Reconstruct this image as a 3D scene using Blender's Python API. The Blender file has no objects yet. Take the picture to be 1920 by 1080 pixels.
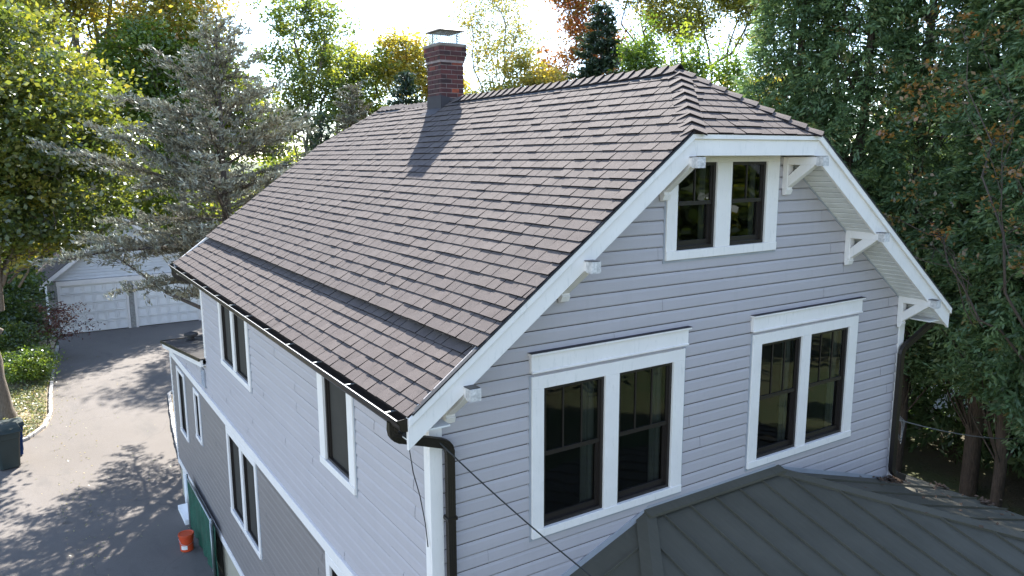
import bpy, bmesh, math, random
import numpy as np
from mathutils import Vector, Matrix
rad = math.radians
sc = bpy.context.scene
COL = sc.collection

# ------------------------------------------------------------------ camera
cd = bpy.data.cameras.new('camera'); camo = bpy.data.objects.new('camera', cd); COL.objects.link(camo)
cd.sensor_width = 36; cd.lens = 26.85; cd.clip_end = 2000; cd.clip_start = 0.1
R_ = Vector((0.84166827, -0.539976, -0.00452115)); U_ = Vector((0.09517729, 0.14010229, 0.98555194)); F_ = Vector((0.53154097, 0.82993811, -0.1693131))
mw = Matrix((R_, U_, -F_)).transposed().to_4x4(); mw.translation = Vector((-2.8676, -5.8323, 2.0351))
camo.matrix_world = mw
sc.camera = camo
sc.render.resolution_x = 1920; sc.render.resolution_y = 1080
# ------------------------------------------------------------------ light
SAZ, SEL = 33.7, 42.3          # azimuth from +Y towards +X, elevation
w = bpy.data.worlds.new('World'); sc.world = w; w.use_nodes = True
nt = w.node_tree; bg = nt.nodes['Background']
sky = nt.nodes.new('ShaderNodeTexSky'); sky.sky_type = 'NISHITA'; sky.sun_disc = False
sky.sun_elevation = rad(SEL); sky.sun_rotation = rad(SAZ); sky.air_density = 0.85; sky.dust_density = 0.0; sky.ozone_density = 1.6
hs = nt.nodes.new('ShaderNodeHueSaturation'); hs.inputs['Saturation'].default_value = .84; nt.links.new(sky.outputs[0], hs.inputs['Color']); nt.links.new(hs.outputs[0], bg.inputs[0]); bg.inputs[1].default_value = 0.15
sl = bpy.data.lights.new('sun', 'SUN'); so = bpy.data.objects.new('sun', sl); COL.objects.link(so)
sl.energy = 5.0; sl.angle = rad(0.5); sl.color = (1, 0.95, 0.87)
sdir = Vector((math.sin(rad(SAZ)) * math.cos(rad(SEL)), math.cos(rad(SAZ)) * math.cos(rad(SEL)), math.sin(rad(SEL))))
so.rotation_euler = sdir.to_track_quat('Z', 'Y').to_euler(); so.location = (20, 30, 40)
sc.view_settings.view_transform = 'Standard'; sc.view_settings.look = 'None'
sc.view_settings.exposure = 1.85; sc.view_settings.gamma = 1
sc.render.engine = 'CYCLES'
sc.cycles.max_bounces = 8; sc.cycles.transparent_max_bounces = 16

# ------------------------------------------------------------------ measures (metres; origin = near left wall corner at eave height)
W = 7.32; L = 10.10; L2 = 14.80; GZ = -6.69
r = .425; e = .376; ze = -.01; zr = 3.012; yh = .785; xl = 2.675; zc = 2.26
SL = (zr - ze) / (W / 2 + e)
def zroof(x): return ze + SL * (min(x, W - x) + e)
rnd = random.Random(7)

# ------------------------------------------------------------------ materials
class NT:
    def __init__(s, name):
        s.m = bpy.data.materials.new(name); s.m.use_nodes = True; s.t = s.m.node_tree; s.n = s.t.nodes
        s.b = s.n['Principled BSDF']; s.out = s.n['Material Output']
    def new(s, ty, **kw):
        n = s.n.new(ty)
        for k, v in kw.items(): setattr(n, k, v)
        return n
    def l(s, a, b): s.t.links.new(a, b)
    def coord(s, sc=(1, 1, 1), kind='Object'):
        tc = s.new('ShaderNodeTexCoord'); mp = s.new('ShaderNodeMapping'); mp.inputs['Scale'].default_value = sc
        s.l(tc.outputs[kind], mp.inputs[0]); return mp.outputs[0]
    def noise(s, vec, scale, detail=4, rough=.6):
        n = s.new('ShaderNodeTexNoise'); n.inputs['Scale'].default_value = scale; n.inputs['Detail'].default_value = detail
        n.inputs['Roughness'].default_value = rough; s.l(vec, n.inputs['Vector']); return n.outputs['Fac']
    def ramp(s, f, stops):
        c = s.new('ShaderNodeValToRGB'); el = c.color_ramp.elements
        while len(el) < len(stops): el.new(.5)
        for q, (p, col) in zip(el, stops): q.position = p; q.color = (*col, 1)
        s.l(f, c.inputs[0]); return c.outputs[0]
    def mix(s, a, b, f, mode='MIX'):
        m = s.new('ShaderNodeMix', data_type='RGBA', blend_type=mode)
        for v, i in ((a, 6), (b, 7)):
            if hasattr(v, 'links'): s.l(v, m.inputs[i])
            else: m.inputs[i].default_value = (*v, 1)
        if hasattr(f, 'links'): s.l(f, m.inputs[0])
        else: m.inputs[0].default_value = f
        return m.outputs[2]
    def bump(s, h, dist, strength=1):
        b = s.new('ShaderNodeBump'); b.inputs['Distance'].default_value = dist; b.inputs['Strength'].default_value = strength
        s.l(h, b.inputs['Height']); s.l(b.outputs[0], s.b.inputs['Normal'])
    def base(s, c):
        if hasattr(c, 'links'): s.l(c, s.b.inputs['Base Color'])
        else: s.b.inputs['Base Color'].default_value = (*c, 1)
    def set(s, **kw):
        for k, v in kw.items(): s.b.inputs[k.replace('_', ' ')].default_value = v
def sc3(c, k): return tuple(x * k for x in c)
MATS = {}
def simple(name, col, rough=.6, metal=0, var=.12, nscale=3, bump=0, bscale=60, spec=.5):
    t = NT(name); v = t.coord(); f = t.noise(v, nscale, 5)
    t.base(t.ramp(f, [(.3, sc3(col, 1 - var)), (.7, sc3(col, 1 + var))])); t.set(Roughness=rough, Metallic=metal)
    t.b.inputs['Specular IOR Level'].default_value = spec
    if bump: t.bump(t.noise(v, bscale, 3), bump)
    MATS[name] = t.m; return t.m
def siding_mat(name, col):
    t = NT(name); v = t.coord((1, 1, 1)); a = t.noise(t.coord((.5, .5, 4)), 1.6, 6); b = t.noise(t.coord((.6, .6, 12)), 14, 3)
    c = t.ramp(a, [(.28, sc3(col, .90)), (.72, sc3(col, 1.07))])
    c = t.mix(c, sc3(col, .86), t.ramp(t.noise(t.coord((6, 6, .35)), 2.2, 5), [(.52, (0, 0, 0)), (.78, (.75, .75, .75))]))
    t.base(t.mix(c, sc3(col, .93), b, 'MIX')); t.set(Roughness=.55); t.b.inputs['Specular IOR Level'].default_value = .35
    t.bump(t.noise(t.coord((1, 1, 10)), 25, 3), .0015); MATS[name] = t.m
siding_mat('siding', (.465, .425, .44)); siding_mat('siding_taupe', (.235, .205, .195))
def trim_mat():
    t = NT('trim'); a = t.noise(t.coord(), 2.5, 6); s2 = t.noise(t.coord((5, 5, 1)), 6, 5, .7)
    c = t.ramp(a, [(.3, (.79, .735, .70)), (.7, (.86, .80, .765))])
    t.base(t.mix(c, (.50, .49, .46), t.ramp(s2, [(.56, (0, 0, 0)), (.80, (.55, .55, .55))]))); t.set(Roughness=.5); MATS['trim'] = t.m
trim_mat()
simple('asphalt_shade_edge', (.022, .018, .018), .95, spec=.1); simple('weathered', (.55, .52, .50), .8, var=.35, nscale=25); simple('cream', (.70, .68, .63), .6); simple('soffit', (.72, .70, .68), .6); simple('groove', (.03, .03, .03), .9)  # shingle edges near black: bare asphalt, and course shadow lines put into colour
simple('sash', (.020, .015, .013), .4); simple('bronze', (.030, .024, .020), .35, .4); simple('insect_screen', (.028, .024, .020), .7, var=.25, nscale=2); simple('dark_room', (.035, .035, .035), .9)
simple('curtain', (.22, .22, .20), .9); simple('silver', (.6, .6, .6), .35, .9); simple('flashing', (.055, .05, .056), .7, .0, spec=.2)
simple('white_door', (.88, .86, .85), .5, var=.03); simple('galv', (.36, .38, .38), .45, .7); simple('rubber', (.02, .02, .022), .6)
simple('blue_plastic', (.012, .035, .12), .8, spec=.1); simple('green_plastic', (.018, .03, .028), .55); simple('orange_plastic', (.60, .07, .02), .45, var=.08)
simple('cable', (.02, .02, .02), .5); simple('wire_grey', (.14, .14, .14), .6); simple('cap_stone', (.20, .17, .15), .9, var=.3, nscale=12); simple('stucco', (.42, .37, .28), .9, nscale=2, bump=.01)
simple('block_stone', (.36, .35, .33), .85, var=.3, nscale=9, bump=.01); simple('garage_siding', (.66, .66, .68), .6, var=.06)
simple('lamp_glass', (.35, .36, .36), .15); simple('vent_grey', (.34, .35, .38), .6); simple('flat_roof', (.065, .062, .06), .95, var=.35, nscale=4, spec=.08); simple('cap_metal', (.15, .13, .11), .6, .3, var=.3)
simple('neighbour_white', (.62, .63, .65), .7); simple('car_paint', (.75, .75, .76), .25); simple('pot', (.75, .72, .68), .6)
simple('dead_leaf', (.10, .06, .035), .9, var=.4, nscale=30); simple('kerb', (.42, .40, .38), .85, var=.25, nscale=7, bump=.01)
def glass_mat():
    t = NT('glass'); t.n.remove(t.b)
    g = t.new('ShaderNodeBsdfGlossy'); g.inputs['Roughness'].default_value = .0; g.inputs['Color'].default_value = (.95, .97, 1, 1)
    tr = t.new('ShaderNodeBsdfTransparent'); tr.inputs['Color'].default_value = (.5, .53, .51, 1)
    fr = t.new('ShaderNodeFresnel'); fr.inputs['IOR'].default_value = 1.5
    v = t.coord(); n = t.noise(v, 1.1, 2); bp = t.new('ShaderNodeBump'); bp.inputs['Distance'].default_value = .006; t.l(n, bp.inputs['Height'])
    t.l(bp.outputs[0], g.inputs['Normal'])
    mx = t.new('ShaderNodeMixShader'); t.l(fr.outputs[0], mx.inputs[0]); t.l(tr.outputs[0], mx.inputs[1]); t.l(g.outputs[0], mx.inputs[2])
    t.l(mx.outputs[0], t.out.inputs[0]); MATS['glass'] = t.m
glass_mat()
def shingle_mat():
    t = NT('shingle'); v = t.coord()
    g = t.new('ShaderNodeNewGeometry')
    c = t.ramp(g.outputs['Random Per Island'], [(0, (.098, .081, .076)), (.35, (.102, .084, .079)), (.7, (.106, .088, .082)), (1, (.113, .094, .088))])
    big = t.noise(v, 5, 4); gr = t.noise(v, 260, 2, .8)
    c = t.mix(c, (.072, .058, .055), t.ramp(big, [(.42, (0, 0, 0)), (.72, (.6, .6, .6))]))
    c = t.mix(c, (1.0, 1.0, 1.0), .0)
    c2 = t.ramp(gr, [(.33, (.55, .55, .55)), (.5, (1, 1, 1)), (.68, (1.45, 1.42, 1.4))])
    t.base(t.mix(c, c2, 1.0, 'MULTIPLY')); t.set(Roughness=.92); t.b.inputs['Specular IOR Level'].default_value = .25
    t.bump(gr, .003, .8); MATS['shingle'] = t.m
shingle_mat()
def brick_mat():
    t = NT('brick'); g = t.new('ShaderNodeNewGeometry'); v = t.coord()
    c = t.ramp(g.outputs['Random Per Island'], [(0, (.035, .016, .018)), (.5, (.070, .022, .023)), (.93, (.105, .030, .028)), (1, (.35, .07, .03))])
    c = t.mix(c, (.03, .02, .02), t.ramp(t.noise(v, 7, 4), [(.45, (0, 0, 0)), (.75, (.8, .8, .8))]))
    t.base(c); t.set(Roughness=.9); t.bump(t.noise(v, 70, 3), .004); MATS['brick'] = t.m
brick_mat(); simple('mortar', (.24, .19, .18), .95, var=.3, nscale=12)
def metalroof_mat():
    t = NT('metal_roof'); v = t.coord(); a = t.noise(v, 1.3, 6); b = t.noise(t.coord((8, .6, 1)), 3, 5)
    c = t.ramp(a, [(.3, (.080, .074, .056)), (.7, (.102, .094, .072))])
    c = t.mix(c, (.12, .115, .095), t.ramp(t.noise(v, 9, 6, .75), [(.60, (0, 0, 0)), (.85, (.5, .5, .5))]))
    t.base(c); t.l(t.ramp(b, [(.3, (.6, .6, .6)), (.7, (.78, .78, .78))]), t.b.inputs['Roughness']); t.set(Metallic=.0); t.b.inputs['Specular IOR Level'].default_value = .25
    t.bump(a, .01, .4); MATS['metal_roof'] = t.m
metalroof_mat()
def asphalt_mat():
    t = NT('asphalt'); v = t.coord(); a = t.noise(v, .35, 6); b = t.noise(v, 55, 3, .8); st = t.noise(t.coord((1, .35, 1)), 1.6, 5)
    c = t.ramp(a, [(.3, (.128, .113, .102)), (.7, (.156, .139, .127))])
    c = t.mix(c, (.085, .081, .078), t.ramp(st, [(.55, (0, 0, 0)), (.8, (.7, .7, .7))]))
    c = t.mix(c, t.ramp(b, [(.3, (.72, .72, .72)), (.7, (1.22, 1.22, 1.22))]), .8, 'MULTIPLY')
    c = t.mix(c, (.05, .046, .043), t.ramp(t.noise(v, .9, 2), [(.68, (0, 0, 0)), (.76, (.55, .55, .55))]))
    vo = t.new('ShaderNodeTexVoronoi'); vo.feature = 'DISTANCE_TO_EDGE'; vo.inputs['Scale'].default_value = .22
    ad = t.new('ShaderNodeVectorMath'); ad.operation = 'ADD'; nz = t.new('ShaderNodeTexNoise'); nz.inputs['Scale'].default_value = .9
    t.l(v, nz.inputs['Vector']); t.l(v, ad.inputs[0]); t.l(nz.outputs['Color'], ad.inputs[1]); t.l(ad.outputs[0], vo.inputs['Vector'])
    c = t.mix((.07, .065, .065), c, t.ramp(vo.outputs['Distance'], [(0, (.55, .55, .55)), (.003, (1, 1, 1))]))
    t.base(c); t.set(Roughness=.9); t.bump(b, .006); MATS['asphalt'] = t.m
asphalt_mat()
def ground_mat():
    t = NT('ground'); v = t.coord(); a = t.noise(v, .25, 7); b = t.noise(v, 9, 5, .75)
    c = t.ramp(a, [(.35, (.10, .085, .05)), (.5, (.09, .11, .04)), (.65, (.055, .095, .03))])
    t.base(t.mix(c, (.13, .10, .06), t.ramp(b, [(.5, (0, 0, 0)), (.7, (.7, .7, .7))]))); t.set(Roughness=.95); t.bump(b, .08); MATS['ground'] = t.m
    t = NT('soil'); v = t.coord(); b = t.noise(v, 7, 6, .75)
    t.base(t.ramp(b, [(.35, (.14, .10, .06)), (.5, (.28, .22, .14)), (.65, (.42, .36, .26))])); t.set(Roughness=.95); t.bump(b, .05); MATS['soil'] = t.m
    t = NT('green_mesh'); v = t.coord()
    wv = t.noise(v, 60, 2); c = t.ramp(t.noise(v, 3, 4), [(.3, (.008, .075, .042)), (.7, (.018, .14, .085))]); t.base(t.mix(c, (.005, .03, .02), t.ramp(wv, [(.4, (0, 0, 0)), (.6, (.8, .8, .8))]))); t.set(Roughness=.7); MATS['green_mesh'] = t.m
ground_mat()
def bark(name, col):
    t = NT(name); b = t.noise(t.coord((6, 6, 1.2)), 5, 5, .7)
    t.base(t.ramp(b, [(.3, sc3(col, .5)), (.7, sc3(col, 1.4))])); t.set(Roughness=.95); t.bump(b, .03); MATS[name] = t.m
bark('bark', (.15, .125, .10)); bark('bark_dark', (.075, .06, .05)); bark('bark_red', (.085, .066, .05)); bark('bark_grey', (.22, .20, .18))
def leafmat(name, stops, transl=.4, gloss=.06, trboost=(1.7, 1.6, .8)):
    t = NT(name); t.n.remove(t.b)
    at = t.new('ShaderNodeAttribute'); at.attribute_name = 'tint'
    c = t.ramp(at.outputs['Fac'], stops)
    d = t.new('ShaderNodeBsdfDiffuse'); t.l(c, d.inputs['Color'])
    tr = t.new('ShaderNodeBsdfTranslucent'); t.l(t.mix(c, trboost, 1.0, 'MULTIPLY'), tr.inputs['Color'])
    m1 = t.new('ShaderNodeMixShader'); m1.inputs[0].default_value = transl; t.l(d.outputs[0], m1.inputs[1]); t.l(tr.outputs[0], m1.inputs[2])
    g = t.new('ShaderNodeBsdfGlossy'); g.inputs['Roughness'].default_value = .38; g.inputs['Color'].default_value = (.8, .85, .9, 1)
    m2 = t.new('ShaderNodeMixShader'); m2.inputs[0].default_value = gloss; t.l(m1.outputs[0], m2.inputs[1]); t.l(g.outputs[0], m2.inputs[2])
    t.l(m2.outputs[0], t.out.inputs[0]); MATS[name] = t.m

# ------------------------------------------------------------------ mesh helpers
class MB:
    def __init__(s): s.v = []; s.f = []; s.mi = {}; s.edge = None
    def add(s, vs, fs, e0=None):
        if e0 is not None:
            for k in range(e0, len(fs)): s.mi[len(s.f) + k] = 1
        n = len(s.v); s.v.extend([tuple(a) for a in vs]); s.f.extend([tuple(i + n for i in f) for f in fs]); return s
    def quad(s, *p): return s.add(p, [tuple(range(len(p)))])
    def box(s, x0, x1, y0, y1, z0, z1):
        x0, x1 = sorted((x0, x1)); y0, y1 = sorted((y0, y1)); z0, z1 = sorted((z0, z1))
        return s.add([(x0, y0, z0), (x1, y0, z0), (x1, y1, z0), (x0, y1, z0), (x0, y0, z1), (x1, y0, z1), (x1, y1, z1), (x0, y1, z1)],
              [(3, 2, 1, 0), (4, 5, 6, 7), (0, 1, 5, 4), (1, 2, 6, 5), (2, 3, 7, 6), (3, 0, 4, 7)])
    def prism(s, poly, d):   # extrude polygon (3D pts) by vector d
        n = len(poly); d = Vector(d); P = [Vector(a) for a in poly]
        return s.add(P + [a + d for a in P], [tuple(range(n))[::-1], tuple(range(n, 2 * n))] + [(i, (i + 1) % n, (i + 1) % n + n, i + n) for i in range(n)])
    def tube(s, path, rad_, n=6, cap=True):
        P = [Vector(a) for a in path]; rr = rad_ if hasattr(rad_, '__len__') else [rad_] * len(P); rings = []; up = None
        for i, a in enumerate(P):
            t = (P[min(i + 1, len(P) - 1)] - P[max(i - 1, 0)]).normalized()
            if up is None: up = t.orthogonal().normalized()
            else: up = (up - t * up.dot(t)); up = up.normalized() if up.length > 1e-5 else t.orthogonal().normalized()
            b = t.cross(up); rings.append([a + (up * math.cos(k * 2 * math.pi / n) + b * math.sin(k * 2 * math.pi / n)) * rr[i] for k in range(n)])
        fs = [(i * n + k, i * n + (k + 1) % n, (i + 1) * n + (k + 1) % n, (i + 1) * n + k) for i in range(len(P) - 1) for k in range(n)]
        if cap: fs += [tuple(range(n))[::-1], tuple(range((len(P) - 1) * n, len(P) * n))]
        return s.add([v for q in rings for v in q], fs)
    def lathe(s, c, prof, n=24):  # prof [(r,z)]
        c = Vector(c); vs = [c + Vector((q * math.cos(k * 2 * math.pi / n), q * math.sin(k * 2 * math.pi / n), z)) for q, z in prof for k in range(n)]
        return s.add(vs, [(i * n + k, i * n + (k + 1) % n, (i + 1) * n + (k + 1) % n, (i + 1) * n + k) for i in range(len(prof) - 1) for k in range(n)])
    def build(s, name, mat, parent=None, smooth=False, bevel=0, at=None):
        me = bpy.data.meshes.new(name); off = Vector((0, 0, 0)); p = parent
        while p is not None: off += p.location; p = p.parent
        if at is None: at = Vector((0, 0, 0))
        loc = Vector(at)
        me.from_pydata([tuple(Vector(v) - off - loc) for v in s.v], [], s.f); me.validate()
        o = bpy.data.objects.new(name, me); COL.objects.link(o); o.parent = parent; o.location = loc
        me.materials.append(MATS[mat] if isinstance(mat, str) else mat)
        if s.mi and len(me.polygons) == len(s.f):
            me.materials.append(MATS['asphalt_shade_edge']); me.polygons.foreach_set('material_index', [s.mi.get(k, 0) for k in range(len(s.f))])
        if smooth: me.polygons.foreach_set('use_smooth', [True] * len(me.polygons))
        if bevel:
            bv = o.modifiers.new('bevel', 'BEVEL'); bv.width = bevel; bv.segments = 1; bv.limit_method = 'ANGLE'
        return o
def tag(o, label=None, cat=None, group=None, kind=None):
    if label: o['label'] = label
    if cat: o['category'] = cat
    if group: o['group'] = group
    if kind: o['kind'] = kind
    return o
def empty(name, loc, label=None, cat=None, group=None):
    o = bpy.data.objects.new(name, None); COL.objects.link(o); o.location = loc; o.empty_display_size = .3
    return tag(o, label, cat, group)
def children(o): return [c for c in bpy.data.objects if c.parent == o]
def copy_tree(o, parent=None):
    c = o.copy(); COL.objects.link(c); c.parent = parent
    for ch in children(o): copy_tree(ch, c)
    return c
def clip_poly(poly, a, b, c):   # keep a*u+b*v>=c
    out = []
    for i in range(len(poly)):
        p, q = poly[i], poly[(i + 1) % len(poly)]; dp = a * p[0] + b * p[1] - c; dq = a * q[0] + b * q[1] - c
        if dp >= 0: out.append(p)
        if (dp >= 0) != (dq >= 0):
            t = dp / (dp - dq); out.append((p[0] + t * (q[0] - p[0]), p[1] + t * (q[1] - p[1])))
    return out
def laps(mb, o, ud, nd, u0, u1, z0, z1, holes=(), lines=(), expo=.138, butt=.019):
    """clapboards: o origin, ud unit dir along wall, nd outward normal; lines = half planes (a,b,c) on (u,z)"""
    o = Vector(o); ud = Vector(ud); nd = Vector(nd); n = int(math.ceil((z1 - z0) / expo)); jr = [u0 + random.Random(k * 7 + int(z0 * 10)).uniform(.2, 3.5) for k in range(n + 1)]
    for k in range(n):
        a0 = z0 + k * expo; b0 = min(a0 + expo, z1 + .001); gr_ = b0 - .009 if b0 - a0 > .05 else b0; m1 = min(a0 + .10, gr_); m0 = min(a0 + .012, m1); cuts = sorted({a0, m0, m1, gr_, b0} | {h for q in holes for h in (q[2], q[3]) if a0 < h < b0})
        for a, b in zip(cuts, cuts[1:]):
            zm = (a + b) / 2; segs = [(u0, u1)]
            for (h0, h1, hz0, hz1) in holes:
                if hz0 < zm < hz1:
                    ns = []
                    for s0, s1 in segs:
                        if h1 <= s0 or h0 >= s1: ns.append((s0, s1)); continue
                        if h0 > s0: ns.append((s0, h0))
                        if h1 < s1: ns.append((h1, s1))
                    segs = ns
            deep = (a + b) / 2 > gr_ + 1e-6; off = (lambda z: -.020) if deep else (lambda z: float(np.interp(z - a0, [0, .012, .10, expo], [butt - .007, butt, butt - .005, .001])))
            pc = []
            for s0, s1 in segs:
                q = s0; jp = jr[k]; cutsu = [s0] + [c_ for c_ in (jp, jp + 3.66, jp + 7.32, jp + 10.98, jp + 14.6) if s0 + .1 < c_ < s1 - .1] + [s1]
                for i_, (c0_, c1_) in enumerate(zip(cutsu, cutsu[1:])): pc.append((c0_, c1_, ((i_ + k) % 2) * .003))
            for s0, s1, jo in pc:
                poly = [(s0, a), (s1, a), (s1, b), (s0, b)]
                for ln in lines:
                    poly = clip_poly(poly, *ln)
                    if len(poly) < 3: break
                if len(poly) < 3: continue
                P = [o + ud * u + Vector((0, 0, z)) + nd * (off(z) + (0 if deep else jo)) for u, z in poly]
                if (P[1] - P[0]).cross(P[2] - P[1]).dot(nd) < 0: P = P[::-1]
                mb.quad(*P)
                if abs(a - a0) < 1e-6:   # butt underside
                    us = [u for u, z in poly if abs(z - a) < 1e-5]
                    if len(us) >= 2:
                        bt = butt - .007; A = o + ud * min(us) + Vector((0, 0, a)); B = o + ud * max(us) + Vector((0, 0, a))
                        mb.quad(A + nd * bt, A - nd * .020, B - nd * .020, B + nd * bt)

# ------------------------------------------------------------------ ground, driveway
g = MB()
N = 60
def gz(x, y):
    d = math.hypot(x - 2, y - 10); h = 0
    if d > 70: h = min((d - 70) * .05, 6)
    h += 1.9 * max(0, min(1, (-y - 1.2) / 3.0)) * max(0, min(1, (x + 1.0) / 1.5))
    return GZ - .02 + h
xs = [-400, -250, -150, -100, -70, -50, -35, -25, -15, -8, -4, -1, .5, 3, 6, 10, 15, 20, 30, 45, 70, 100, 150, 250, 400]
ys = [-400, -250, -150, -100, -70, -50, -35, -25, -15, -10, -6, -4.2, -3, -2, -1.2, 0, 5, 10, 20, 30, 45, 70, 100, 150, 250, 400, 600]
g.add([(x, y, gz(x, y)) for y in ys for x in xs], [(j * len(xs) + i, j * len(xs) + i + 1, (j + 1) * len(xs) + i + 1, (j + 1) * len(xs) + i) for j in range(len(ys) - 1) for i in range(len(xs) - 1)])
tag(g.build('ground', 'ground', smooth=True), kind='structure')
dl = [(-1.95, 37.9), (-1.95, 35), (-2.25, 31), (-2.5, 27), (-2.6, 24), (-2.85, 22.6), (-3.3, 21.7), (-4.2, 21.1), (-6, 20.8), (-9, 20.7)]
dr = [(0.2, -9), (.2, 13), (.35, 17), (.5, 19), (.7, 21), (1.1, 24.3), (2.5, 26.5), (6, 28), (6, 37.9)]
poly = dl + [(-12, 20.7), (-12, -9)] + dr
tag(MB().quad(*[(x, y, GZ + .004) for x, y in poly][::-1]).build('driveway', 'asphalt'), kind='structure')
tag(MB().quad(*[(x, y, GZ + .0) for x, y in [(-2.0, 37), (-2.5, 27), (-2.6, 24), (-2.85, 22.6), (-3.3, 21.7), (-4.2, 21.1), (-9, 20.8), (-9, 37)]]).build('planting_bed', 'soil'), kind='structure')
def kerb_blocks(path, name):
    mb = MB(); P = [Vector((x, y, 0)) for x, y in path]
    for a, b in zip(P, P[1:]):
        L_ = (b - a).length; n = max(1, round(L_ / .24)); d = (b - a) / n; t = d.normalized(); s = Vector((-t.y, t.x, 0))
        for k in range(n):
            c = a + d * (k + .5) + s * rnd.uniform(-.01, .01); h = .11 + rnd.uniform(-.012, .012); hl = d.length / 2 - .008
            q = [c - t * hl - s * .055, c + t * hl - s * .055, c + t * hl + s * .055, c - t * hl + s * .055]
            mb.prism([Vector((v.x, v.y, GZ - .02)) for v in q], (0, 0, h + .02))
    tag(mb.build(name, 'kerb', bevel=.01), kind='structure')
kerb_blocks([(x - .07, y + .03) for x, y in dl[1:9]], 'kerb')
kerb_blocks([(.35, 16.2), (.42, 17.5), (.55, 19), (.75, 21), (1.15, 24.2), (2.5, 26.4), (5.9, 27.9)], 'kerb')
tag(MB().quad(*[(x, y, GZ + .05) for x, y in [(.1, 15.2), (5, 15.2), (6, 27.8), (2.6, 26.3), (1.2, 24.1), (.8, 20.9), (.6, 18.9), (.45, 17.4), (.35, 16.2)]]).build('planting_bed', 'soil'), kind='structure')

# ------------------------------------------------------------------ HOUSE
house = empty('house', (0, 0, GZ), 'large grey clapboard house with brown shingled clipped gable roof and white trim', 'house')
def zsof(x): return min(zroof(x) - .275, 2.035)
FW = [(1.205, 1.97), (2.155, 2.92)], (-1.60, -.16); FW2 = [(4.345, 5.10), (5.27, 6.06)], (-1.60, -.16); AT = [(2.90, 3.48), (3.71, 4.29)], (1.05, 1.97)
fholes = [(1.15, 2.98, -1.64, -.11), (4.29, 6.12, -1.64, -.11), (2.85, 4.34, 1.0, 2.03)]
mb = MB(); zb0 = -2.76
laps(mb, (0, 0, 0), (1, 0, 0), (0, -1, 0), 0, W, zb0 - .138, 2.03, fholes, [(SL, -1, -(ze + SL * e - .275)), (-SL, -1, -(ze + SL * (e + W) - .275))])
laps(mb, (0, 0, 0), (1, 0, 0), (0, -1, 0), 0, W, GZ, -2.9)
mb.build('front_wall', 'siding', house)
sA = (6.42, 8.42, -1.62, -.22); sB = (1.90, 2.92, -1.62, -.22)
sC = (6.44, 8.46, -4.54, -2.95); sD = (12.92, 13.84, -4.58, -3.02); sE = (11.17, 11.66, -4.08, -3.02); sF = (1.05, 2.92, -4.54, -2.95)
mb = MB()
o1 = (0, 0, 0)
laps(mb, o1, (0, 1, 0), (-1, 0, 0), 0, L, -2.70, -.2, [sA, sB])
ext_top = lambda y: -1.95 - (y - L) * .131 - .12
laps(mb, o1, (0, 1, 0), (-1, 0, 0), L, L2, -2.70, -1.9, [], [(-.131, -1, -(-1.95 + L * .131 - .12))])
mb.build('side_wall', 'siding', house)
mb = MB(); laps(mb, o1, (0, 1, 0), (-1, 0, 0), 0, L2, -5.62, -2.80, [sC, sD, sE, sF]); mb.build('lower_side_wall', 'siding_taupe', house)
mb = MB(); mb.box(.03, .25, 0.02, 9.7, GZ - .3, -5.6); mb.box(.02, .25, 9.7, 12.9, GZ - .3, -5.6); mb.box(.02, .25, 14.25, L2 - .02, GZ - .3, -5.6); mb.box(.12, .3, 12.9, 14.25, GZ - .3, -5.6)
mb.build('basement_wall', 'stucco', house)
mb = MB(); mb.box(-.02, .12, 13.0, 13.12, GZ, -5.76); mb.box(-.02, .12, 14.14, 14.26, GZ, -5.76); mb.box(.05, .1, 13.12, 14.14, GZ + .1, -5.76); mb.box(-.25, .0, 12.9, 13.9, GZ, GZ + .12)
mb.build('basement_door', 'white_door', house)
# other walls, hidden faces
mb = MB(); mb.box(W - .1, W, .02, L, GZ, -.15); mb.prism([(.02, L - .1, GZ), (W - .02, L - .1, GZ), (W - .02, L - .1, -.2), (W - xl, L - .1, 1.95), (xl, L - .1, 1.95), (.02, L - .1, -.2)], (0, .1, 0)); mb.box(.05, 5.2, L2 - .1, L2, GZ, -2.75); mb.box(5.1, 5.2, L, L2, GZ, -2.2)
mb.build('rear_wall', 'siding', house)
mb = MB()
laps(mb, (W, 0, 0), (0, 1, 0), (1, 0, 0), 0, L, -5.5, -.2); mb.build('right_wall', 'siding', house)
# interior rooms (dark boxes behind the windows)
mb = MB()
mb.box(.12, W - .12, .12, .14, -2.9, -2.8)
def room(x0, x1, y0, y1, z0, z1):
    vs = [(x0, y0, z0), (x1, y0, z0), (x1, y1, z0), (x0, y1, z0), (x0, y0, z1), (x1, y0, z1), (x1, y1, z1), (x0, y1, z1)]
    mb.add(vs, [(0, 1, 2, 3), (4, 7, 6, 5), (0, 4, 5, 1), (1, 5, 6, 2), (2, 6, 7, 3), (3, 7, 4, 0)])
room_ = MB()
# floors, partitions keep the inside dark but leave the window openings free
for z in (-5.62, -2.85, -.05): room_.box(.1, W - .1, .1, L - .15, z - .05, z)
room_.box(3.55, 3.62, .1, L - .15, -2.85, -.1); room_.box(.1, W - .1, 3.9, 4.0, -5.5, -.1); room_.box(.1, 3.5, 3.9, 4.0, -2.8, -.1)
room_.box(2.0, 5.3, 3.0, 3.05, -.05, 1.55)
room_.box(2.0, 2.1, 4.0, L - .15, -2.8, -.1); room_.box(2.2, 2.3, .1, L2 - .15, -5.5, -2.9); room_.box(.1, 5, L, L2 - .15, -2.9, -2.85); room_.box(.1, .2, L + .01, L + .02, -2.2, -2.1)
room_.build('interior_wall', 'dark_room', house)

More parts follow.
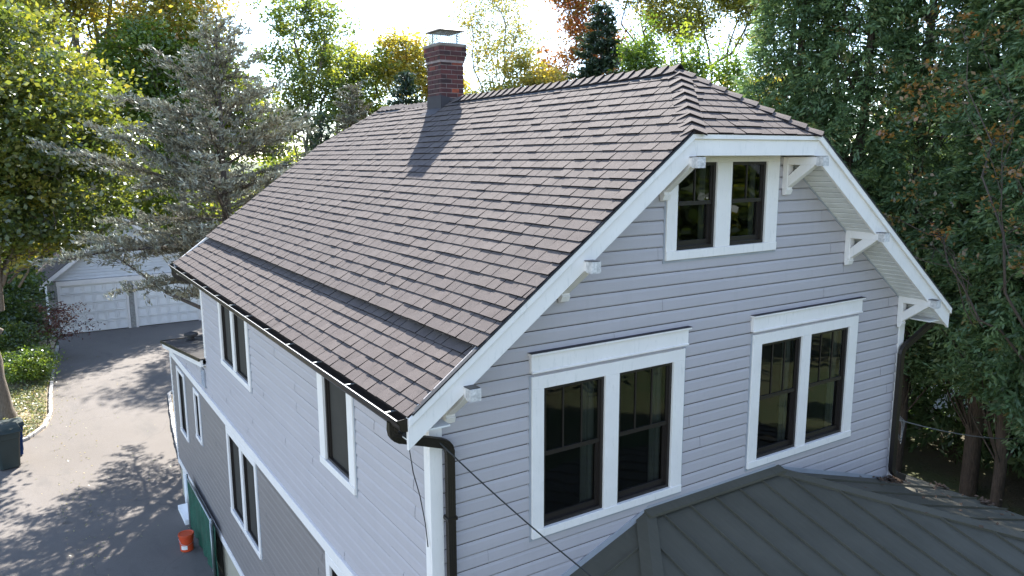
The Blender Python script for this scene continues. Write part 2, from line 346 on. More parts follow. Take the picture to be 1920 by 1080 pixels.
# trims
def T(name='trim_board', mat='trim', parent=None): return None
mb = MB(); mb.box(-.028, .10, -.030, -.0, GZ + .3, zsof(.1) - .0); mb.box(-.030, -.0, 0.0, .085, GZ + .3, -.2); mb.build('corner_board', 'trim', house, bevel=.003)
mb = MB(); mb.box(W - .10, W + .028, -.030, -.0, GZ + .3, zsof(W - .1)); mb.box(W, W + .03, 0, .09, GZ + .3, -.2); mb.build('corner_board', 'trim', house, bevel=.003)
mb = MB(); mb.box(-.03, .0, L - .09, L + .0, -1.93, -.2); mb.box(-.03, .1, L, L + .03, -1.93, -.2); mb.build('corner_board', 'trim', house, bevel=.003)
mb = MB(); mb.box(-.03, 0, L2 - .09, L2, GZ + .9, -2.75); mb.box(-.03, .1, L2, L2 + .03, GZ + .9, -2.75); mb.build('corner_board', 'trim', house, bevel=.003)
mb = MB(); mb.box(-.040, .0, .09, L2 - .09, -2.875, -2.715); mb.box(-.055, .0, .09, L2 - .09, -2.715, -2.695); mb.build('belt_board', 'trim', house, bevel=.003)
mb = MB(); mb.box(-.035, .0, .09, L2 - .09, -5.76, -5.61); mb.build('belt_board', 'trim', house, bevel=.003)

# windows ------------------------------------------------------------
def window(org, ud, nd, openings, z0, z1, cas, sash='double', lites=3, head=None, mull=.19, label=None, curtain=True, sill=.085, name='window', slot=None):
    """org origin, ud along wall, nd outward. openings list of (u0,u1). cas=(u0,u1,zb,zt) outer casing. All boxes in wall frame."""
    org = Vector(org); ud = Vector(ud); nd = Vector(nd); up = Vector((0, 0, 1))
    def bx(m, u0, u1, d0, d1, za, zb):
        u0, u1 = sorted((u0, u1)); d0, d1 = sorted((d0, d1))
        m.prism([org + ud * u0 + nd * d0 + up * za, org + ud * u1 + nd * d0 + up * za, org + ud * u1 + nd * d0 + up * zb, org + ud * u0 + nd * d0 + up * zb], nd * (d1 - d0))
    us = sorted(openings); m = MB(); c0, c1, cb, ct = cas
    bx(m, c0, us[0][0], -.05, .042, z0, z1); bx(m, us[-1][1], c1, -.05, .042, z0, z1)
    for a, b in zip(us, us[1:]): bx(m, a[1], b[0], -.05, .040, z0, z1)
    bx(m, c0, c1, -.05, .0425, z1, ct)
    # jambs
    w_ = m.build(name, 'trim', house, bevel=.003)
    if label: w_['label'] = label
    m = MB(); bx(m, c0 - .0, c1 + .0, -.05, .052, cb, z0); m.build('sill', 'trim', w_, bevel=.004)
    m = MB(); bx(m, c0 - .022, c0 + .03, .0, .024, cb - .03, ct + .004); bx(m, c1 - .03, c1 + .022, .0, .024, cb - .03, ct + .004); bx(m, c0 + .03, c1 - .03, .0, .0235, cb - .03, cb + .02)
    m.build('backer_board', 'vent_grey', w_)
    if head:
        h0, h1, hz0, hz1 = head
        m = MB(); bx(m, h0 + .02, h1 - .02, .0, .055, hz0, hz1 - .02); bx(m, h0, h1, .0, .085, hz1 - .02, hz1 + .002); bx(m, h0 + .02, h1 - .02, 0, .07, hz0 - .012, hz0 + .008)
        m.build('head_board', 'trim', w_, bevel=.003); m = MB(); bx(m, h0 - .003, h1 + .003, .0, .088, hz1 + .0035, hz1 + .0075); m.build('head_flashing', 'flashing', w_)
    for (a, b) in us:
        f = .035; m = MB()
        bx(m, a, a + f, -.07, .012, z0, z1); bx(m, b - f, b, -.07, .012, z0, z1); bx(m, a + f, b - f, -.07, .012, z1 - f, z1); bx(m, a + f, b - f, -.07, .012, z0, z0 + f)
        if sash == 'double':
            zm = (z0 + z1) / 2 + .03
            bx(m, a + f, b - f, -.035, -.004, zm - .02, zm + .022)                           # meeting rail
            bx(m, a + f, b - f, -.065, -.030, z0 + f, z0 + f + .055)                         # bottom rail
            bx(m, a + f, a + f + .028, -.065, -.028, z0 + f, zm); bx(m, b - f - .028, b - f, -.065, -.028, z0 + f, zm)
            bx(m, a + f, a + f + .022, -.03, -.006, zm, z1 - f); bx(m, b - f - .022, b - f, -.03, -.006, zm, z1 - f)
            for k in range(1, lites):
                x = a + f + (b - a - 2 * f) * k / lites; bx(m, x - .008, x + .008, -.028, -.008, zm + .022, z1 - f)
        elif sash == 'plain':
            bx(m, a + f, a + f + .025, -.05, -.012, z0 + f, z1 - f); bx(m, b - f - .025, b - f, -.05, -.012, z0 + f, z1 - f)
        so_ = m.build('sash', 'sash', w_)
        m = MB()
        if sash == 'double':
            for (za, zb, dd) in ((z0 + f, zm, -.048), (zm, z1 - f, -.018)):
                m.quad(*[org + ud * u + up * z + nd * dd for u, z in ((a + f, za), (b - f, za), (b - f, zb), (a + f, zb))])
        else: m.quad(*[org + ud * u + up * z + nd * -.03 for u, z in ((a + f, z0 + f), (b - f, z0 + f), (b - f, z1 - f), (a + f, z1 - f))])
        m.build('pane', 'glass' if sash == 'double' else 'insect_screen', w_)
        if curtain:
            m = MB(); cw = (b - a) * (.24 if curtain is True else curtain); n = 14; pts = []
            for k in range(n + 1):
                u = b - .03 - cw * k / n; d = -.11 + .018 * math.sin(k * 2.4) + .006 * math.sin(k * 5.1)
                pts.append(org + ud * u + nd * d)
            for q, t2 in zip(pts, pts[1:]): m.quad(q + up * (z0 - .02), t2 + up * (z0 - .02), t2 + up * (z1), q + up * (z1))
            m.build('curtain', 'curtain', w_)
    return w_
X = (1, 0, 0); Y = (0, 1, 0); NF = (0, -1, 0); NS = (-1, 0, 0)
w1 = window((0, 0, 0), X, NF, FW[0], *FW[1], (1.065, 3.085, -1.685, -.03), head=(1.03, 3.13, .02, .205), label='paired window under a head board, nearest the left corner of the gable wall')
w2 = window((0, 0, 0), X, NF, FW2[0], *FW2[1], (4.19, 6.23, -1.685, -.03), head=(4.14, 6.29, .02, .205), label='paired window under a head board, nearest the right corner of the gable wall')
w3 = window((0, 0, 0), X, NF, AT[0], *AT[1], (2.75, 4.49, .955, 2.034), lites=2, label='small paired attic window under the clipped roof peak', curtain=.18, name='attic_window')
window((0, 0, 0), Y, NS, [(6.52, 7.37), (7.53, 8.33)], -1.58, -.26, (6.38, 8.46, -1.67, -.19), sash='plain', label='paired upper window under the gutter near the rear corner', name='side_window')
window((0, 0, 0), Y, NS, [(2.0, 2.80)], -1.58, -.26, (1.83, 2.99, -1.67, -.19), sash='plain', label='single upper window under the gutter near the front corner', name='side_window')
window((0, 0, 0), Y, NS, [(6.52, 7.38), (7.54, 8.40)], -4.50, -2.99, (6.42, 8.52, -4.60, -2.876), sash='plain', label='paired window in the brownish lower wall', name='side_window', curtain=False)
window((0, 0, 0), Y, NS, [(12.98, 13.74)], -4.54, -3.05, (12.86, 13.86, -4.62, -2.96), sash='plain', label='narrow dark window at the far end of the brownish wall', name='side_window', curtain=False)
we = window((0, 0, 0), Y, NS, [(11.2, 11.62)], -4.04, -3.05, (11.1, 11.72, -4.12, -2.96), sash='plain', label='small narrow window with a closed white blind', name='side_window', curtain=False)
MB().quad((.045, 11.2, -4.04), (.045, 11.62, -4.04), (.045, 11.62, -3.05), (.045, 11.2, -3.05)).build('blind', 'trim', we)
window((0, 0, 0), Y, NS, [(1.13, 1.95), (2.08, 2.86)], -4.50, -2.99, (1.02, 3.0, -4.60, -2.876), sash='plain', label='paired lower window cut by the bottom of the photo', name='side_window', curtain=False)
# side wall louvre
mb = MB(); mb.box(-.05, .0, 10.22, 10.25, -2.6, -2.22); mb.box(-.05, .0, 10.52, 10.55, -2.6, -2.22); mb.box(-.05, 0, 10.25, 10.52, -2.25, -2.22)
for k in range(7):
    z = -2.59 + k * .05; mb.prism([(-.05, 10.25, z), (-.01, 10.25, z + .045), (-.01, 10.25, z + .055), (-.05, 10.25, z + .012)], (0, .27, 0))
mb.build('louvre_vent', 'vent_grey', house)

# roof ----------------------------------------------------------------
def shingles(mb, O, ud, vd, poly, expo=.150, v0=0., seed=1, hmin=.0105, base=0.0, tabw=(.15, .24)):
    """poly convex in (u,v), O + u*ud + v*vd; vd points up the slope"""
    R2 = random.Random(seed); O = Vector(O); ud = Vector(ud).normalized(); vd = Vector(vd).normalized(); nn = ud.cross(vd)
    if nn.z < 0: nn = -nn
    us = [p[0] for p in poly]; vs = [p[1] for p in poly]; u0, u1 = min(us), max(us); vmax = max(vs); k = 0; v = v0
    ar = sum(poly[i][0] * poly[(i + 1) % len(poly)][1] - poly[(i + 1) % len(poly)][0] * poly[i][1] for i in range(len(poly)))
    if ar < 0: poly = poly[::-1]
    hp = []
    for i in range(len(poly)):
        p, q = poly[i], poly[(i + 1) % len(poly)]; a, b = -(q[1] - p[1]), (q[0] - p[0]); l_ = math.hypot(a, b); hp.append((a / l_, b / l_, (a * p[0] + b * p[1]) / l_))
    while v < vmax:
        u = u0 - R2.uniform(0, .3); wob = R2.uniform(-.003, .003)
        while u < u1:
            wd = R2.uniform(*tabw); thick = hmin + (R2.random() < .42) * .0065 + R2.uniform(0, .002); g_ = .005
            va = v + wob + R2.uniform(-.0015, .0015); cell = [(u + g_, va), (u + wd - g_, va), (u + wd - g_, v + expo + .02), (u + g_, v + expo + .02)]
            for h in hp:
                cell = clip_poly(cell, *h)
                if len(cell) < 3: break
            if len(cell) >= 3:
                hh = lambda vv: base + .004 + thick * (1 - (vv - va) / (expo + .02)) + .001
                top = [O + ud * a + vd * b + nn * hh(b) for a, b in cell]; bot = [O + ud * a + vd * b + nn * (base - .002) for a, b in cell]
                n = len(cell); fs = [tuple(range(n))] + [(i, i + n, (i + 1) % n + n, (i + 1) % n) for i in range(n)]
                mb.add(top + bot, fs, 1)
            u += wd
        v += expo; k += 1
    # backing sheet
    bk = [O + ud * a + vd * b + nn * (base) for a, b in poly]; mb.quad(*bk)
Ls = math.hypot(1, SL); XB = .25; DZ = .055
roof = MB()
for side in (0, 1):
    fx = (lambda x: x) if side == 0 else (lambda x: W - x); sg = 1 if side == 0 else -1
    # flared lower strip
    zlo = ze - .02; zhi = ze + SL * (XB + .08 + e) - .07; xa = -e - .035; xb_ = XB + .08; vd = Vector((sg * (xb_ - xa), 0, zhi - zlo)); Lv = vd.length
    O = Vector((fx(xa), -r - .015, zlo)); shingles(roof, O, (0, 1, 0), vd, [(0, 0), (L + 2 * r + .03, 0), (L + 2 * r + .03, Lv), (0, Lv)], seed=11 + side, expo=.146)
    # main slope
    O = Vector((fx(XB), -r - .02, ze + SL * (XB + e))); vd = Vector((sg, 0, SL)); V = lambda x: (x - XB) * Ls
    y0 = -r - .02; poly = [(0, 0), (L + 2 * r + .04, 0), (L + 2 * r + .04, V(xl)), (L - yh - y0, V(W / 2)), (yh - y0, V(W / 2)), (0, V(xl))]
    shingles(roof, O, (0, 1, 0), vd, poly, seed=21 + side, base=.004)
# front and rear clips
for fr in (0, 1):
    yy = (lambda y: y) if fr == 0 else (lambda y: L - y); sg = 1 if fr == 0 else -1
    O = Vector((xl, yy(-r - .03), zc - .03 * .62)); vd = Vector((0, sg * (yh + r + .03), zr - (zc - .0186))); Lv = vd.length; hw = W / 2 - xl
    shingles(roof, O, (1, 0, 0), vd, [(-.02, 0), (2 * hw + .02, 0), (hw, Lv)], seed=31 + fr, base=.004, expo=.145)
roof_o = roof.build('roof', 'shingle', house)
# ragged lower lip of the upper course sheet: thick slab edge
lip = MB()
for side in (0, 1):
    fx = (lambda x: x) if side == 0 else (lambda x: W - x)
    n = 60
    for k in range(n):
        ya = -r - .02 + (L + 2 * r + .04) * k / n; yb = ya + (L + 2 * r + .04) / n
        z = ze + SL * (XB + e); lip.quad((fx(XB + .002), ya, z + .003), (fx(XB + .002), yb, z + .003), (fx(XB + .06), yb, z + SL * .06 - .055), (fx(XB + .06), ya, z + SL * .06 - .055))
    lip.build('starter_strip', 'rubber', roof_o); lip = MB()

# deck (solid under shingles)
dk = MB(); pr = [(-e, ze), (xl, zc), (W - xl, zc), (W + e, ze)]
def zin(x, d): return zroof(x) - d
prof = [(-e + .03, zroof(-e + .03) - .03), (XB, zroof(XB) - .085), (XB + .1, zroof(XB + .1) - .03), (xl, zc - .03), (W - xl, zc - .03), (W - XB - .1, zroof(XB + .1) - .03), (W - XB, zroof(XB) - .085), (W + e - .03, zroof(-e + .03) - .03), (W + e - .03, zroof(-e + .03) - .06), (W - xl, zc - .10), (xl, zc - .10), (-e + .03, zroof(-e + .03) - .06)]
dk.prism([(x, -r + .03, z) for x, z in prof], (0, L + 2 * r - .06, 0)); dk.build('roof_deck', 'soffit', house)
# rake boards
def offs(d):
    vx, vz = 1 / Ls, SL / Ls; nx, nz = -vz, vx   # outward normal of left slope
    k = d * math.tan(math.atan(SL) / 2)
    return [(-e, ze - d * Ls), (xl + k, zc - d), (W - xl - k, zc - d), (W + e, ze - d * Ls)]
def rake(y0, y1, d0, d1, nm, par, ext=0):
    a = offs(d0); b = offs(d1); m = MB()
    if ext:
        a[0] = (a[0][0] - ext, a[0][1] - ext * SL); b[0] = (b[0][0] - ext, b[0][1] - ext * SL); a[3] = (a[3][0] + ext, a[3][1] - ext * SL); b[3] = (b[3][0] + ext, b[3][1] - ext * SL)
    for i in range(3):
        m.prism([(a[i][0], y0, a[i][1]), (a[i + 1][0], y0, a[i + 1][1]), (b[i + 1][0], y0, b[i + 1][1]), (b[i][0], y0, b[i][1])], (0, y1 - y0, 0))
    return m.build(nm, 'trim', par, bevel=.003)
for i_ in (0, 1):
    o2_ = offs(-.010); o3_ = offs(.004); m = MB(); a_, b_ = ((0, 1), (2, 3))[i_]
    m.prism([(o2_[a_][0], -r - .034, o2_[a_][1]), (o2_[b_][0], -r - .034, o2_[b_][1]), (o3_[b_][0], -r - .034, o3_[b_][1]), (o3_[a_][0], -r - .034, o3_[a_][1])], (0, .05, 0)); m.build('drip_edge', 'rubber', house)
rb = rake(-r, -r + .035, -.004, .225, 'rake_board', house, .03); rake(-r - .028, -r, .0, .062, 'crown_moulding', rb, .03)
rb = rake(L + r - .035, L + r, -.004, .225, 'rake_board', house, .03); rake(L + r, L + r + .028, .0, .062, 'crown_moulding', rb, .03)
# soffits: beadboard strips across the rake overhang
sf = MB(); sg_ = MB()
nS = Vector((-SL / Ls, 0, 1 / Ls))
for side in (0, 1):
    fx = (lambda x: x) if side == 0 else (lambda x: W - x)
    s = 0; a = Vector((-e, 0, ze - .215 * Ls)); tot = (xl + .07 + e) * Ls
    while s < tot:
        q0 = s + .013; q1 = min(s + .095, tot)
        p = [(-e + q / Ls, ze - .205 * Ls + q * SL / Ls) for q in (q0, q1)]
        pts = [(fx(p[0][0]), -r + .035, p[0][1]), (fx(p[1][0]), -r + .035, p[1][1]), (fx(p[1][0]), -r + .035, p[1][1] - .012), (fx(p[0][0]), -r + .035, p[0][1] - .012)]
        sf.prism(pts, (0, r - .035, 0)); s += .108
    p = [(fx(-e), ze - .19 * Ls), (fx(xl + .07), ze - .19 * Ls + SL * (xl + .07 + e))]
    sg_ = MB(); sg_.quad((p[0][0], -r + .036, p[0][1]), (p[1][0], -r + .036, p[1][1]), (p[1][0], 0, p[1][1]), (p[0][0], 0, p[0][1])); sg_.build('soffit_backing', 'groove', house)
x = xl + .09
while x < W - xl - .05: sf.box(x, x + .088, -r + .035, 0, 2.043, 2.053); x += .092
so_ = sf.build('soffit', 'soffit', house)
# frieze strip along the wall top under the soffit
mb = MB(); 
for side in (0, 1):
    fx = (lambda x: x) if side == 0 else (lambda x: W - x)
    mb.prism([(fx(-.0), -.024, zroof(0) - .267), (fx(xl + .1), -.024, zroof(xl + .1) - .267), (fx(xl + .1), -.024, zroof(xl + .1) - .292), (fx(0), -.024, zroof(0) - .292)], (0, .024, 0)); mb.build('frieze_strip', 'vent_grey', house); mb = MB()

# eave soffit and fascia
for side in (0, 1):
    fx = (lambda x: x) if side == 0 else (lambda x: W - x)
    mb = MB(); mb.box(fx(-e - .0), fx(-e + .025), -r + .04, L + r - .04, ze - .17, ze - .035); mb.build('fascia', 'trim', house)
    mb = MB(); mb.box(fx(-e + .025), fx(0), -r + .04, L + r - .04, ze - .185, ze - .17); mb.build('eave_soffit', 'soffit', house)
# ridge and hip caps
def caps(A, B, s1, s2, name, expo=.19, wd=.15, lift=0., up=None):
    A = Vector(A); B = Vector(B); d = (B - A); n = max(1, int(d.length / expo)); st = d / n; t = d.normalized()
    s1 = Vector(s1).normalized(); s2 = Vector(s2).normalized(); up = (-(s1 + s2)).normalized() if up is None else Vector(up); m = MB()
    for k in range(n):
        p0 = A + st * k - t * .01; p1 = A + st * (k + 1) + t * .02; j = rnd.uniform(-.006, .006); h0 = .040 + lift; h1 = .012 + lift; th = .022
        L0 = [p0 + s1 * (wd + j) + up * (h0 - .004), p0 + up * (h0 + .004), p0 + s2 * (wd + j) + up * (h0 - .004)]
        L1 = [p1 + s1 * (wd + j) + up * h1, p1 + up * h1, p1 + s2 * (wd + j) + up * h1]
        vs = L0 + L1 + [q - up * th for q in L0] + [q - up * (th * .5) for q in L1]
        m.add(vs, [(0, 1, 4, 3), (1, 2, 5, 4), (6, 9, 10, 7), (7, 10, 11, 8), (0, 6, 7, 1), (1, 7, 8, 2), (0, 3, 9, 6), (2, 8, 11, 5), (3, 4, 10, 9), (4, 5, 11, 10)], 2)
    return m.build(name, 'shingle', roof_o)
sl_ = Vector((-1, 0, -SL)); sr_ = Vector((1, 0, -SL)); CY0, CY1 = 6.28, 6.80
PK = Vector((W / 2, yh, zr)); PB = Vector((W / 2, L - yh, zr))
caps((W / 2, yh - .02, zr), (W / 2, CY0 - .25, zr), sl_, sr_, 'ridge_cap', lift=.028); caps((W / 2, CY0 - .25, zr), (W / 2, CY0 - .01, zr), sl_, sr_, 'ridge_cap', lift=.0)
caps((W / 2, L - yh - .9, zr), (W / 2, CY1 + .02, zr), sl_, sr_, 'ridge_cap'); caps((W / 2, L - yh, zr), (W / 2, L - yh - 1.1, zr), sl_, sr_, 'ridge_cap', lift=.028)
mb = MB()
for ya, yb in ((yh + .02, CY0 - .27), (L - yh - 1.12, L - yh - .02)):
    mb.prism([(W / 2 - .15, ya, zroof(W / 2 - .15)), (W / 2, ya, zr), (W / 2 + .15, ya, zroof(W / 2 - .15)), (W / 2 + .15, ya, zroof(W / 2 - .15) + .026), (W / 2, ya, zr + .026), (W / 2 - .15, ya, zroof(W / 2 - .15) + .026)], (0, yb - ya, 0))
mb.build('ridge_vent', 'rubber', roof_o)
for fr in (0, 1):
    for side in (0, 1):
        cx = xl - .0 if side == 0 else W - xl; cy = -r - .02 if fr == 0 else L + r + .02; A = Vector((cx, cy, zc + .0)); B = PK if fr == 0 else PB
        dd = (B - A).normalized(); sd = -1 if side == 0 else 1; fd = -1 if fr == 0 else 1
        a1 = Vector((0, -fd * -1 * -1, 0)); n1 = Vector((sd * SL, 0, 1)).normalized(); n2 = Vector((0, fd * .62, 1)).normalized()
        u1 = dd.cross(n1); u1 = u1 if u1.dot(Vector((0, -fd, 0))) > 0 else -u1; u2 = dd.cross(n2); u2 = u2 if u2.dot(Vector((-sd, 0, 0))) > 0 else -u2
        caps(A, B, u1, u2, 'hip_cap', wd=.14, up=(n1 + n2).normalized())
# chimney -------------------------------------------------------------
cx0, cx1, cy0, cy1 = 3.455, 3.90, 6.28, 6.80; czt = 3.93
mb = MB(); bw, bh, bd = .205, .066, .095; zz = 2.60; k = 0
while zz < czt - .05:
    ex = 0 if zz < czt - .28 else (.022 if zz < czt - .17 else .042)
    for f_ in range(4):
        a, b = ((cx0, cx1), (cy0, cy1))[f_ % 2]; a -= ex; b += ex; u = a + (0 if (k + f_) % 2 else -.105)
        while u < b - .012:
            p, q = max(u, a) + .0, min(u + bw, b); u += bw + .012
            if q - p < .03: continue
            jt = rnd.uniform(-.0025, .0025)
            if f_ == 0: mb.box(p, q, cy0 - ex - jt, cy0 - ex + bd, zz, zz + bh)
            if f_ == 2: mb.box(p, q, cy1 + ex - bd, cy1 + ex + jt, zz, zz + bh)
            if f_ == 1: mb.box(cx0 - ex - jt, cx0 - ex + bd, p + (bd if p == a else 0) * .0 + .001, q - .001, zz + .0005, zz + bh - .0005)
            if f_ == 3: mb.box(cx1 + ex - bd, cx1 + ex + jt, p + .001, q - .001, zz + .0005, zz + bh - .0005)
    zz += bh + .012; k += 1
chim = mb.build('chimney', 'brick', house)
MB().box(cx0 + .008, cx1 - .008, cy0 + .008, cy1 - .008, 2.4, czt - .28).box(cx0 - .014, cx1 + .014, cy0 - .014, cy1 + .014, czt - .28, czt - .17).box(cx0 - .034, cx1 + .034, cy0 - .034, cy1 + .034, czt - .17, zz - .01).build('mortar', 'mortar', chim)
MB().box(cx0 - .05, cx1 + .05, cy0 - .05, cy1 + .05, zz - .01, zz + .045).build('crown_slab', 'cap_stone', chim, bevel=.01)
zt = zz + .045; ccx, ccy = (cx0 + cx1) / 2, (cy0 + cy1) / 2; mb = MB()
for (fx0, fy0, fx1, fy1) in ((cx0 + .03, cy0 + .03, cx1 - .03, cy0 + .03), (cx1 - .03, cy0 + .03, cx1 - .03, cy1 - .03), (cx1 - .03, cy1 - .03, cx0 + .03, cy1 - .03), (cx0 + .03, cy1 - .03, cx0 + .03, cy0 + .03)):
    a = Vector((fx0, fy0, zt)); b = Vector((fx1, fy1, zt)); l_ = (b - a).length; h_ = .21; t_ = (b - a) / l_
    for s_ in (-1, 1):
        q = -h_
        while q < l_:
            p0 = max(q, 0); p1 = min(q + h_, l_)
            z0_ = (p0 - q); z1_ = (p1 - q)
            if p1 > p0:
                if s_ > 0: mb.tube([a + t_ * p0 + Vector((0, 0, z0_)), a + t_ * p1 + Vector((0, 0, z1_))], .0028, 4)
                else: mb.tube([a + t_ * p0 + Vector((0, 0, h_ - z0_)), a + t_ * p1 + Vector((0, 0, h_ - z1_))], .0028, 4)
            q += .042
scr = mb.build('spark_screen', 'galv', chim)
zl = zt + .225; o_ = .02; mb = MB()
vs = [(cx0 - o_, cy0 - o_, zl), (cx1 + o_, cy0 - o_, zl), (cx1 + o_, cy1 + o_, zl), (cx0 - o_, cy1 + o_, zl), (ccx - .07, ccy - .1, zl + .095), (ccx + .07, ccy - .1, zl + .095), (ccx + .07, ccy + .1, zl + .095), (ccx - .07, ccy + .1, zl + .095)]
vs += [(a, b, zl - .015) for a, b, c in vs[:4]]
mb.add(vs, [(0, 1, 5, 4), (1, 2, 6, 5), (2, 3, 7, 6), (3, 0, 4, 7), (4, 5, 6, 7), (8, 9, 1, 0), (9, 10, 2, 1), (10, 11, 3, 2), (11, 8, 0, 3), (11, 10, 9, 8)])
mb.build('chimney_cap', 'cap_metal', chim)
for px2, py2 in ((cx1 - .09, cy0 + .06), (cx0 + .09, cy1 - .06)): MB().tube([(px2, py2, zt), (px2, py2, zl)], .012, 6).build('cap_post', 'galv', chim)
mb = MB(); zc0 = zroof(cx0)
mb.box(cx0 - .012, cx0 - .002, cy0 - .012, cy1 + .012, zc0 - .05, zc0 + .235)
mb.prism([(cx0 - .012, cy0 - .014, zc0 - .05), (cx0 - .012, cy0 - .014, zc0 + .235), (cx0 + .0, cy0 - .014, zc0 + .235), (W / 2 + .03, cy0 - .014, zr + .03), (W / 2, cy0 - .014, zr - .05)], (0, .01, 0))
mb.prism([(cx0 - .16, cy0 - .03, zroof(cx0 - .16) + .022), (cx0 - .0, cy0 - .03, zroof(cx0) + .024), (cx0 - .0, cy1 + .03, zroof(cx0) + .024), (cx0 - .16, cy1 + .03, zroof(cx0 - .16) + .022)], (0, 0, .006))
mb.build('flashing', 'flashing', chim)
# knee brackets --------------------------------------------------------
def bracket(xc, zt_, lab):
    w_ = .095; x0 = xc - w_ / 2; m = MB()
    m.box(x0, x0 + w_, -.54 + .07, -.085, zt_ - .09, zt_)                          # arm
    m.box(x0 - .002, x0 + w_ + .002, -.54, -.54 + .075, zt_ - .098, zt_ + .004)     # arm end block
    m.box(x0, x0 + w_, -.088, -.017, zt_ - .37, zt_)                               # post
    m.prism([(x0 - .002, -.10, zt_ - .37), (x0 - .002, -.017, zt_ - .37), (x0 - .002, -.030, zt_ - .44), (x0 - .002, -.075, zt_ - .43)], (w_ + .004, 0, 0))
    m.prism([(x0 + .004, -.086, zt_ - .35), (x0 + .004, -.086, zt_ - .22), (x0 + .004, -.25, zt_ - .088), (x0 + .004, -.44, zt_ - .088)], (w_ - .008, 0, 0))  # brace
    b = m.build('bracket', 'trim', house, bevel=.004)
    MB().box(x0 - .004, x0 + w_ + .004, -.543, -.46, zt_ - .10, zt_ + .0045).build('arm_end', 'weathered', b)
    MB().box(x0 - .003, x0 + w_ + .003, -.53, -.017, zt_ + .005, zt_ + .010).build('bracket_cap', 'bronze', b)
for xc, z_ in ((4.62, 2.02), (5.90, 1.10), (7.20, .135), (2.70, 2.02), (1.42, 1.10), (.16, .135)): bracket(xc, z_, '')
# gutters --------------------------------------------------------------
def gutter(side):
    fx = (lambda x: x) if side == 0 else (lambda x: W - x); xb = -e - .004; zt_ = ze - .035
    pts = [(xb, zt_ + .01), (xb, zt_ - .105), (xb - .075, zt_ - .105), (xb - .095, zt_ - .075), (xb - .098, zt_ - .045), (xb - .122, zt_ - .012), (xb - .125, zt_), (xb - .108, zt_ + .002)]
    y0, y1 = -r + .005, L + r; m = MB(); n = len(pts)
    inn = [(x + .003 * (1 if i else -1) * 0 + .0, z) for i, (x, z) in enumerate(pts)]
    for (x0, z0), (x1, z1) in zip(pts, pts[1:]):
        d = Vector((x1 - x0, 0, z1 - z0)).normalized(); nrm = Vector((d.z, 0, -d.x)) * .0025
        m.prism([(fx(x0), y0, z0), (fx(x1), y0, z1), (fx(x1 + nrm.x), y0, z1 + nrm.z), (fx(x0 + nrm.x), y0, z0 + nrm.z)], (0, y1 - y0, 0))
    for yy in (y0, y1 - .004): m.prism([(fx(x), yy, z) for x, z in pts[:7]], (0, .004, 0))
    gt = m.build('gutter', 'bronze', house)
    y = y0 + .25
    while y < y1:
        MB().box(fx(xb), fx(xb - .115), y, y + .018, zt_ - .006, zt_ + .001).build('hanger', 'galv', gt) if side == 0 else None; y += .93
    if side == 0: MB().box(fx(xb - .1255), fx(xb - .119), y0, y1, zt_ + .002, zt_ + .005).build('lip', 'silver', gt)  # bright strip stands in for the sunlit highlight on the bronze gutter edge
gutter(0); gutter(1)
def downspout(path, nm='downspout', wx=.034, n=16):
    # smooth path then corrugated square section
    P = [Vector(a) for a in path]; pts = [P[0]]
    for i in range(1, len(P) - 1):
        a = P[i] + (P[i - 1] - P[i]).normalized() * min(.09, (P[i - 1] - P[i]).length * .45); b = P[i] + (P[i + 1] - P[i]).normalized() * min(.09, (P[i + 1] - P[i]).length * .45)
        for k in range(8):
            t = k / 7; pts.append(a * (1 - t) ** 2 + P[i] * 2 * t * (1 - t) + b * t * t)
    pts.append(P[-1]); m = MB(); rings = []; up = Vector((0, 1, 0))
    for i, a in enumerate(pts):
        t = (pts[min(i + 1, len(pts) - 1)] - pts[max(i - 1, 0)]).normalized(); b = up - t * up.dot(t); b = b.normalized(); c = t.cross(b); ring = []
        for k in range(32):
            q = k % 8; s_ = k // 8; f_ = q / 8 * 2 - 1; dd = 1 + (.0 if q % 2 else -.07)
            x_, y_ = [(f_, -1 * dd), (dd, f_), (-f_, dd), (-dd, -f_)][s_]; sc_ = 1 + (.07 if (0 < i < len(pts) - 1 and i % 2) else 0)
            ring.append(a + c * x_ * .040 * sc_ + b * y_ * .030 * sc_)
        rings.append(ring)
    n = 32; m.add([v for q in rings for v in q], [(i * n + k, i * n + (k + 1) % n, (i + 1) * n + (k + 1) % n, (i + 1) * n + k) for i in range(len(rings) - 1) for k in range(n)])
    return m.build(nm, 'bronze', house)
downspout([(-.445, -.20, -.12), (-.445, -.20, -.26), (.145, -.085, -.48), (.145, -.085, -6.4)])
downspout([(-.445, L + .22, -.12), (-.445, L + .22, -.26), (.12, L + .08, -.5), (.12, L + .08, -1.9)])
downspout([(W + .445, -.20, -.12), (W + .445, -.20, -.26), (W - .10, -.085, -.62), (W - .10, -.085, -2.42), (W + .06, -.19, -2.50)])
mb = MB(); 
for z in (-1.2, -2.3): MB().box(.095, .195, -.125, -.02, z, z + .03).build('downspout_strap', 'bronze', house)

